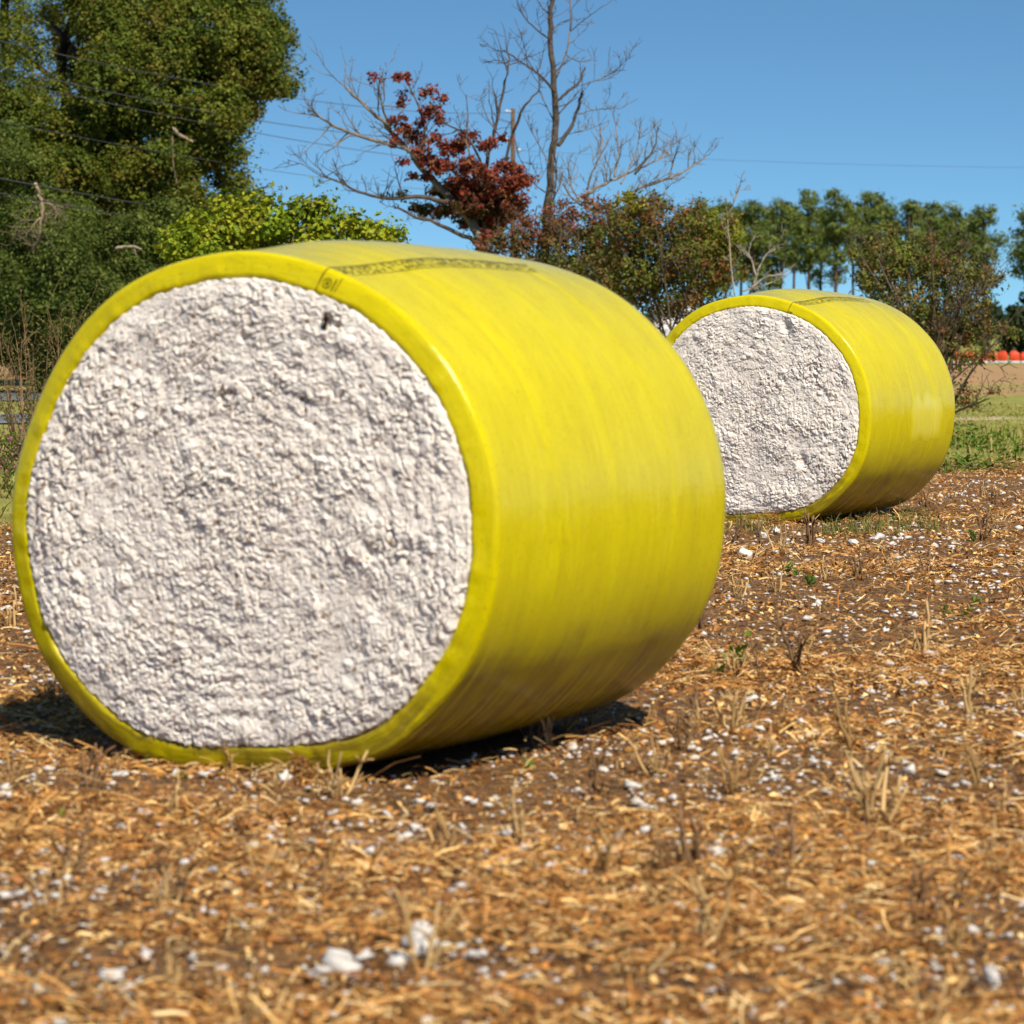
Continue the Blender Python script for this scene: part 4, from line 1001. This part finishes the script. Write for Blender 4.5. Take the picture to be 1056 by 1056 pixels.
for i, (a, b) in enumerate(((735, 212), (764, 214), (792, 212), (820, 210), (848, 214), (880, 208), (918, 212), (950, 214), (975, 217), (1000, 220), (710, 214))):
    pine(a, b, 30, 335 + (i * 29 % 17), 'pine half hidden in the rank behind the front row of pines', 620 + i, 300 - (i * 17) % 30, 'pines of the rank behind the front row')
pine(1062, 212, 46, 240, 'nearer pine cut off by the right edge of the photo', 540, 312)
# wooded horizon
def wood():
    c = MB(); lob = []
    for px in np.arange(560, 1500, 16): lob.append((px, 345 + random.uniform(-8, 4) - (10 if px > 1020 else 0), 14, 16 + random.uniform(0, 8), random.uniform(-12, 12)))
    for px in np.arange(-500, 560, 22): lob.append((px, 348 + random.uniform(-6, 4), 18, 16, random.uniform(-12, 12)))
    crown(c, lob, 345, .9, 22, .75, .62, [[(.036, .058, .026), (.030, .048, .024), (.046, .066, .030)]], .5, .6, .2)
    o = c.build('woodland', M_needle); tag(o, 'dark far off wood along the horizon behind the field', 'woodland', kind='stuff')
wood()
def edge_trees(px, d, lobes, lab):
    root = empty('broadleaf_tree', base_at(px, d)); tag(root, lab, 'tree'); t = MB(); T = bez([base_at(px, d), at(px, 350, d), at(px, 325, d)], 2); tube(t, T, np.linspace(.25, .1, len(T)), 6, np.array([.08, .06, .05])); limbs_to(t, T, lobes, d, .07, (.08, .06, .05)); t.build('trunk', M_bark, root).location = -np.array(root.location)
    c = MB(); crown(c, lobes, d, .5, 30, 1.4, .30, [[(.035, .055, .020), (.028, .045, .018), (.045, .060, .022)]], .5); c.build('crown', M_leaf, root).location = -np.array(root.location)
edge_trees(1048, 215, [(1048, 345, 14, 20), (1056, 335, 14, 18), (1070, 345, 20, 22), (1040, 358, 10, 10)], 'dark bushy tree behind the orange barriers at the right edge')

# orange barriers along the far edge of the tan field
def barriers():
    k = NT('orange plastic'); g = k.n('ShaderNodeNewGeometry').outputs['Position']; M = k.finish(k.bsdf(k.mix(k.noise(g, 1.5, 3), (.60, .045, .015), (.74, .085, .02)), .45, .4).outputs[0])
    kw = NT('white base'); gw = kw.n('ShaderNodeNewGeometry').outputs['Position']; MW = kw.finish(kw.bsdf(kw.mix(kw.noise(gw, 2, 3), (.5, .48, .45), (.62, .60, .58)), .7, .3).outputs[0])
    d = 186; s = d / F
    labs = ['orange barrier farthest left, seen through the shrub stems', 'orange barrier seen through stems, second from left', 'orange barrier in the middle of the shrub edge', 'orange barrier at the outer tip of the shrub', 'bright orange barrier just clear of the shrub', 'red orange barrier right of the open gap', 'red orange barrier cut by the right edge of the photo']
    for i, (px, w) in enumerate(((986, 10), (999, 13), (1014, 9), (1024, 9), (1034, 10), (1046, 11), (1057, 10))):
        p = base_at(px, d); root = empty('safety_barrier', p); tag(root, labs[i], 'barrier', 'orange barriers along the tan field')
        hh = .42 * random.uniform(.85, 1.15); root.rotation_euler = (0, random.uniform(-.05, .05), random.uniform(-.5, .5))
        m_ = MB(); box(m_, (0, 0, .14 + hh / 2), (w * s * .95, .30, hh), None, 0, .10); box(m_, (random.uniform(-.05, .05), 0, .17 + hh), (w * s * .6, .22, .12), None, 0, .05); m_.build('body', M, root)
        m_ = MB(); box(m_, (0, 0, .07), (w * s * 1.0, .42, .14), None, 0, .05); m_.build('base', MW, root)
barriers()

# pale shed glimpsed through the shrub stems
def shed():
    k = NT('white boards'); g = k.n('ShaderNodeTexCoord').outputs['Object']; n = k.noise(k.mapv(g, (1, 1, 14)), 2, 3); M = k.finish(k.bsdf(k.mix(n, (.62, .60, .58), (.76, .75, .73)), .7, .3, k.bump(n, .4, .02)).outputs[0])
    kr = NT('roof sheet'); gr = kr.n('ShaderNodeTexCoord').outputs['Object']; MR = kr.finish(kr.bsdf(kr.mix(kr.noise(gr, 3, 3), (.5, .5, .5), (.66, .66, .66)), .5, .4).outputs[0])
    d = 112; s = d / F; p = base_at(694, d); root = empty('shed', p); tag(root, 'small white shed glimpsed through shrub stems between the bales', 'shed')
    m_ = MB(); h = at(694, 322, d)[2]; w = 38 * s
    box(m_, (0, 0, h / 2), (w, 2.2, h)); m_.build('wall', M, root)
    r_ = MB(); v = [(-w / 2 - .1, -1.25, h), (w / 2 + .1, -1.25, h), (w / 2 + .1, 1.25, h), (-w / 2 - .1, 1.25, h), (-w / 2 - .1, 0, h + .28), (w / 2 + .1, 0, h + .28)]
    r_.add(np.array(v) + np.array([0, 0, .003]), [(0, 1, 5, 4), (2, 3, 4, 5), (3, 2, 1, 0)], [(0, 4, 3), (1, 2, 5)]); r_.build('roof', MR, root)
    dr = MB(); box(dr, (.1, -1.12, .95), (.8, .04, 1.9)); dr.build('door', MR, root)
shed()

# utility pole and its wires
def pole_line():
    d = 182; root = empty('utility_pole', base_at(529, d)); tag(root, 'brown wooden utility pole between red tree and dead tree', 'utility pole')
    m_ = MB(); b = base_at(529, d); tp = at(529, 112, d); tube(m_, [b - np.array(root.location), (tp - np.array(root.location)) * np.array([1, 1, .5]), tp - np.array(root.location)], [.17, .15, .12], 10, np.array([.15, .10, .06])); m_.build('pole', M_bark, root)
    kw = NT('glazed insulator'); g = kw.n('ShaderNodeNewGeometry').outputs['Position']; MI = kw.finish(kw.bsdf(kw.mix(kw.noise(g, 8, 2), (.55, .54, .52), (.68, .67, .66)), .3, .5).outputs[0])
    for yy, sx in ((115, -1), (144, -1), (155, 1), (171, -1)):
        p = at(529, yy, d) - np.array(root.location); i_ = MB(); tube(i_, [p + np.array([sx * .08, -.05, 0]), p + np.array([sx * .28, -.05, .02]), p + np.array([sx * .33, -.05, .02]), p + np.array([sx * .42, -.05, .02])], [.035, .04, .075, .05], 8); i_.build('insulator', MI, root)
    kk = NT('cable'); g = kk.n('ShaderNodeNewGeometry').outputs['Position']; MC = kk.finish(kk.bsdf(kk.mix(kk.noise(g, 4, 2), (.05, .05, .055), (.085, .085, .09)), .5, .4).outputs[0])
    def wire(path, dd, r, lab, sag=0.0):
        P = np.array([at(a, b, q) for (a, b), q in zip(path, dd)]); n = 40; t = np.linspace(0, 1, n)[:, None]
        pts = P[0] + (P[1] - P[0]) * t; pts[:, 2] -= (4 * sag * t * (1 - t))[:, 0]
        w_ = MB(); tube(w_, pts, r, 5); tag(w_.build('power_line', MC, loc=P[0]), lab, 'power line', 'overhead power lines')
    wire([(-160, 4), (527, 116)], (72, d), .013, 'topmost overhead wire crossing the oak to the pole top', .75)
    wire([(-160, 30), (527, 144)], (72, d), .014, 'overhead wire crossing the oak, second from the top', .8)
    wire([(-160, 44), (527, 171)], (72, d), .013, 'overhead wire crossing the oak, third from the top', .5)
    wire([(-160, 92), (527, 200)], (72, d), .009, 'faint overhead wire across the oak, lowest of those reaching the red tree', .5)
    wire([(-160, 153), (420, 250)], (72, 160), .016, 'upper of the two low thick wires in front of the cedar', .2)
    wire([(-160, 168), (400, 262)], (72, 160), .016, 'lower of the two low thick wires in front of the cedar', .2)
    wire([(531, 155), (1300, 172)], (d, 230), .008, 'faint single wire crossing the open sky at right', .4)
pole_line()

# ------------------------------------------------------------------ weeds at the left edge
def weed(px, d, n, h, w, lab, cols, leafy=1.0, group=None, flower=None, name='tall_weed'):
    root = empty(name, base_at(px, d)); tag(root, lab, 'weed', group); t = MB(); c = MB(); fl = MB(); r5 = random.Random(int(px * 7 + d))
    for i in range(n):
        if n <= 3: t = MB()
        b = np.array([r5.uniform(-w, w) * .5, r5.uniform(-.3, .3), 0]); L = h * r5.uniform(.5, 1.0); tip = b + np.array([r5.uniform(-1, 1) * w * .6, r5.uniform(-.3, .3), L])
        P = bez([b, (b + tip) / 2 + np.array([r5.uniform(-.1, .1), 0, .05]), tip], 2); R = np.linspace(.011, .004, len(P)); tube(t, P, R, 4, np.array([.30, .18, .10]) * r5.uniform(.6, 1.2), False)
        twigs(t, P, R, 5, L * .28, (.25, .17, .08), 1, .7, .35, .8, .004)
        if n <= 3: t.build('stem', M_bark, root)
        m = int(60 * leafy); k = .25 + .75 * rng.random(m) ** .8; ii = k * (len(P) - 1); i0 = np.minimum(ii.astype(int), len(P) - 2); pos = P[i0] + (P[i0 + 1] - P[i0]) * (ii - i0)[:, None] + rng.normal(size=(m, 3)) * np.array([.08, .08, .05]) * (L * .8)
        leaf_quads(c, pos, rng.normal(size=(m, 3)) + np.array([0, 0, .5]), .055, .02, np.array(cols)[rng.integers(0, len(cols), m)] * (.6 + .7 * rng.random((m, 1))))
        if flower is not None:
            m = 5; pos = tip + rng.normal(size=(m, 3)) * .07; leaf_quads(c, np.repeat(pos, 3, 0) + rng.normal(size=(m * 3, 3)) * .008, rng.normal(size=(m * 3, 3)), .030, .026, np.tile(flower, (m * 3, 1)))
    if n > 3: t.build('stem', M_bark, root)
    c.build('leaves', M_leaf, root)
W1 = [(.14, .13, .03), (.10, .10, .028), (.19, .14, .05), (.11, .13, .03)]
weed(62, 46, 26, 2.3, 1.0, 'tall brown green weed clump rising behind the upper left rim of the near bale', W1, 1.6)
weed(36, 45, 10, 1.7, .7, 'shorter brushy weed clump at the left rim of the near bale', W1, 1.5)
weed(28, 43, 3, 1.9, .3, 'thin bare rust coloured weed stalks standing before the road', [(.28, .16, .07)], .12)
weed(8, 52, 12, 1.35, .9, 'olive bushy weed between the two strips of road', W1, 2.0)
weed(6, 40, 22, .72, 1.0, 'green weed with small pink flowers at the left edge of the photo', [(.10, .15, .025), (.08, .12, .02), (.15, .17, .03)], 1.4, flower=(.50, .16, .26))
weed(30, 38, 12, .6, .7, 'leafy low weed with few pink flowers against the left rim of the near bale', [(.10, .14, .025), (.16, .14, .04)], 1.2, flower=(.48, .18, .26))
# leafy weeds at the right field edge
def low_weed(px, py, w, h, lab, n=120, group=None):
    d = dist_of(py); p = at(px, py, d); root = empty('leafy_weed', (p[0], d, 0)); tag(root, lab, 'weed', group); c = MB()
    pos = rng.normal(size=(n, 3)) * np.array([w, w * .7, 0]) * .45; pos[:, 2] = h * rng.random(n)**1.2 * np.exp(-(pos[:, 0] / w)**2) + .02
    nn = rng.normal(size=(n, 3)) * .6; nn[:, 2] += .7; leaf_quads(c, pos, nn, .075, .05, np.array([(.11, .20, .02), (.08, .15, .018), (.17, .24, .03)])[rng.integers(0, 3, n)] * (.6 + .6 * rng.random((n, 1))))
    for i in range(7): q = pos[i * 9]; tube(c, [(q[0] * .5, q[1] * .5, -.02), q * .6 + np.array([0, 0, .02]), q], [.006, .005, .003], 4, np.array([.16, .17, .05]))
    c.build('leaves', M_leaf, root)
low_weed(990, 462, .9, .38, 'leafy green weed patch right beside the farther bale', 260)
low_weed(1022, 466, .8, .30, 'leafy green weed near the right edge, beyond the field', 200)
low_weed(1008, 486, .55, .20, 'low green weed at the edge of the straw right of the farther bale', 120)
low_weed(980, 488, .5, .25, 'small weed tuft touching the right side of the farther bale', 110)
low_weed(1047, 478, .5, .22, 'weed tuft cut off by the right edge of the photo', 100)
low_weed(1043, 405, .85, .55, 'lone green weed tuft in the far tan field', 90)

# ------------------------------------------------------------------ light
SUN_AZ = rad(-63.5); SUN_EL = rad(49)
sd = Vector((math.cos(SUN_AZ) * math.cos(SUN_EL), math.sin(SUN_AZ) * math.cos(SUN_EL), math.sin(SUN_EL)))
sun = bpy.data.lights.new('sun', 'SUN'); sun.energy = 5.0; sun.angle = rad(.53); sun.color = (1.0, .92, .79)
so = bpy.data.objects.new('sun', sun); COL.objects.link(so); so.rotation_euler = sd.to_track_quat('Z', 'Y').to_euler(); so.location = (20, -30, 60)
wd = bpy.data.worlds.new('World'); sc.world = wd; wd.use_nodes = True; nt = wd.node_tree; nt.nodes.clear()
sky = nt.nodes.new('ShaderNodeTexSky'); sky.sky_type = 'NISHITA'; sky.sun_disc = False; sky.sun_elevation = SUN_EL
sky.sun_rotation = math.atan2(sd.x, sd.y)
sky.altitude = 0; sky.air_density = 1.0; sky.dust_density = .0; sky.ozone_density = 2.0
bg = nt.nodes.new('ShaderNodeBackground'); bg.inputs['Strength'].default_value = .088; wo = nt.nodes.new('ShaderNodeOutputWorld')
tc = nt.nodes.new('ShaderNodeTexCoord'); mp = nt.nodes.new('ShaderNodeMapping'); nm = nt.nodes.new('ShaderNodeVectorMath'); nm.operation = 'NORMALIZE'
mp.inputs['Location'].default_value = (0, 0, .095); mp.inputs['Scale'].default_value = (1, 1, 2.3)      # a clear dry autumn sky: deep blue nearly down to the horizon
nt.links.new(tc.outputs['Generated'], mp.inputs[0]); nt.links.new(mp.outputs[0], nm.inputs[0]); nt.links.new(nm.outputs[0], sky.inputs[0])
gr = nt.nodes.new('ShaderNodeMix'); gr.data_type = 'RGBA'; gr.blend_type = 'MULTIPLY'; gr.inputs[0].default_value = 1; gr.inputs[7].default_value = (.68, 1.03, 1.16, 1)
nt.links.new(sky.outputs[0], gr.inputs[6]); nt.links.new(gr.outputs[2], bg.inputs['Color']); nt.links.new(bg.outputs[0], wo.inputs['Surface'])
sc.view_settings.view_transform = 'Standard'; sc.view_settings.look = 'None'; sc.view_settings.exposure = .27; sc.view_settings.gamma = 1; sc.view_settings.use_curve_mapping = False
sc.render.engine = 'CYCLES'; sc.cycles.max_bounces = 6; sc.cycles.diffuse_bounces = 3; sc.cycles.glossy_bounces = 3; sc.cycles.transmission_bounces = 4
sc.cycles.use_denoising = True; sc.cycles.sample_clamp_indirect = 6
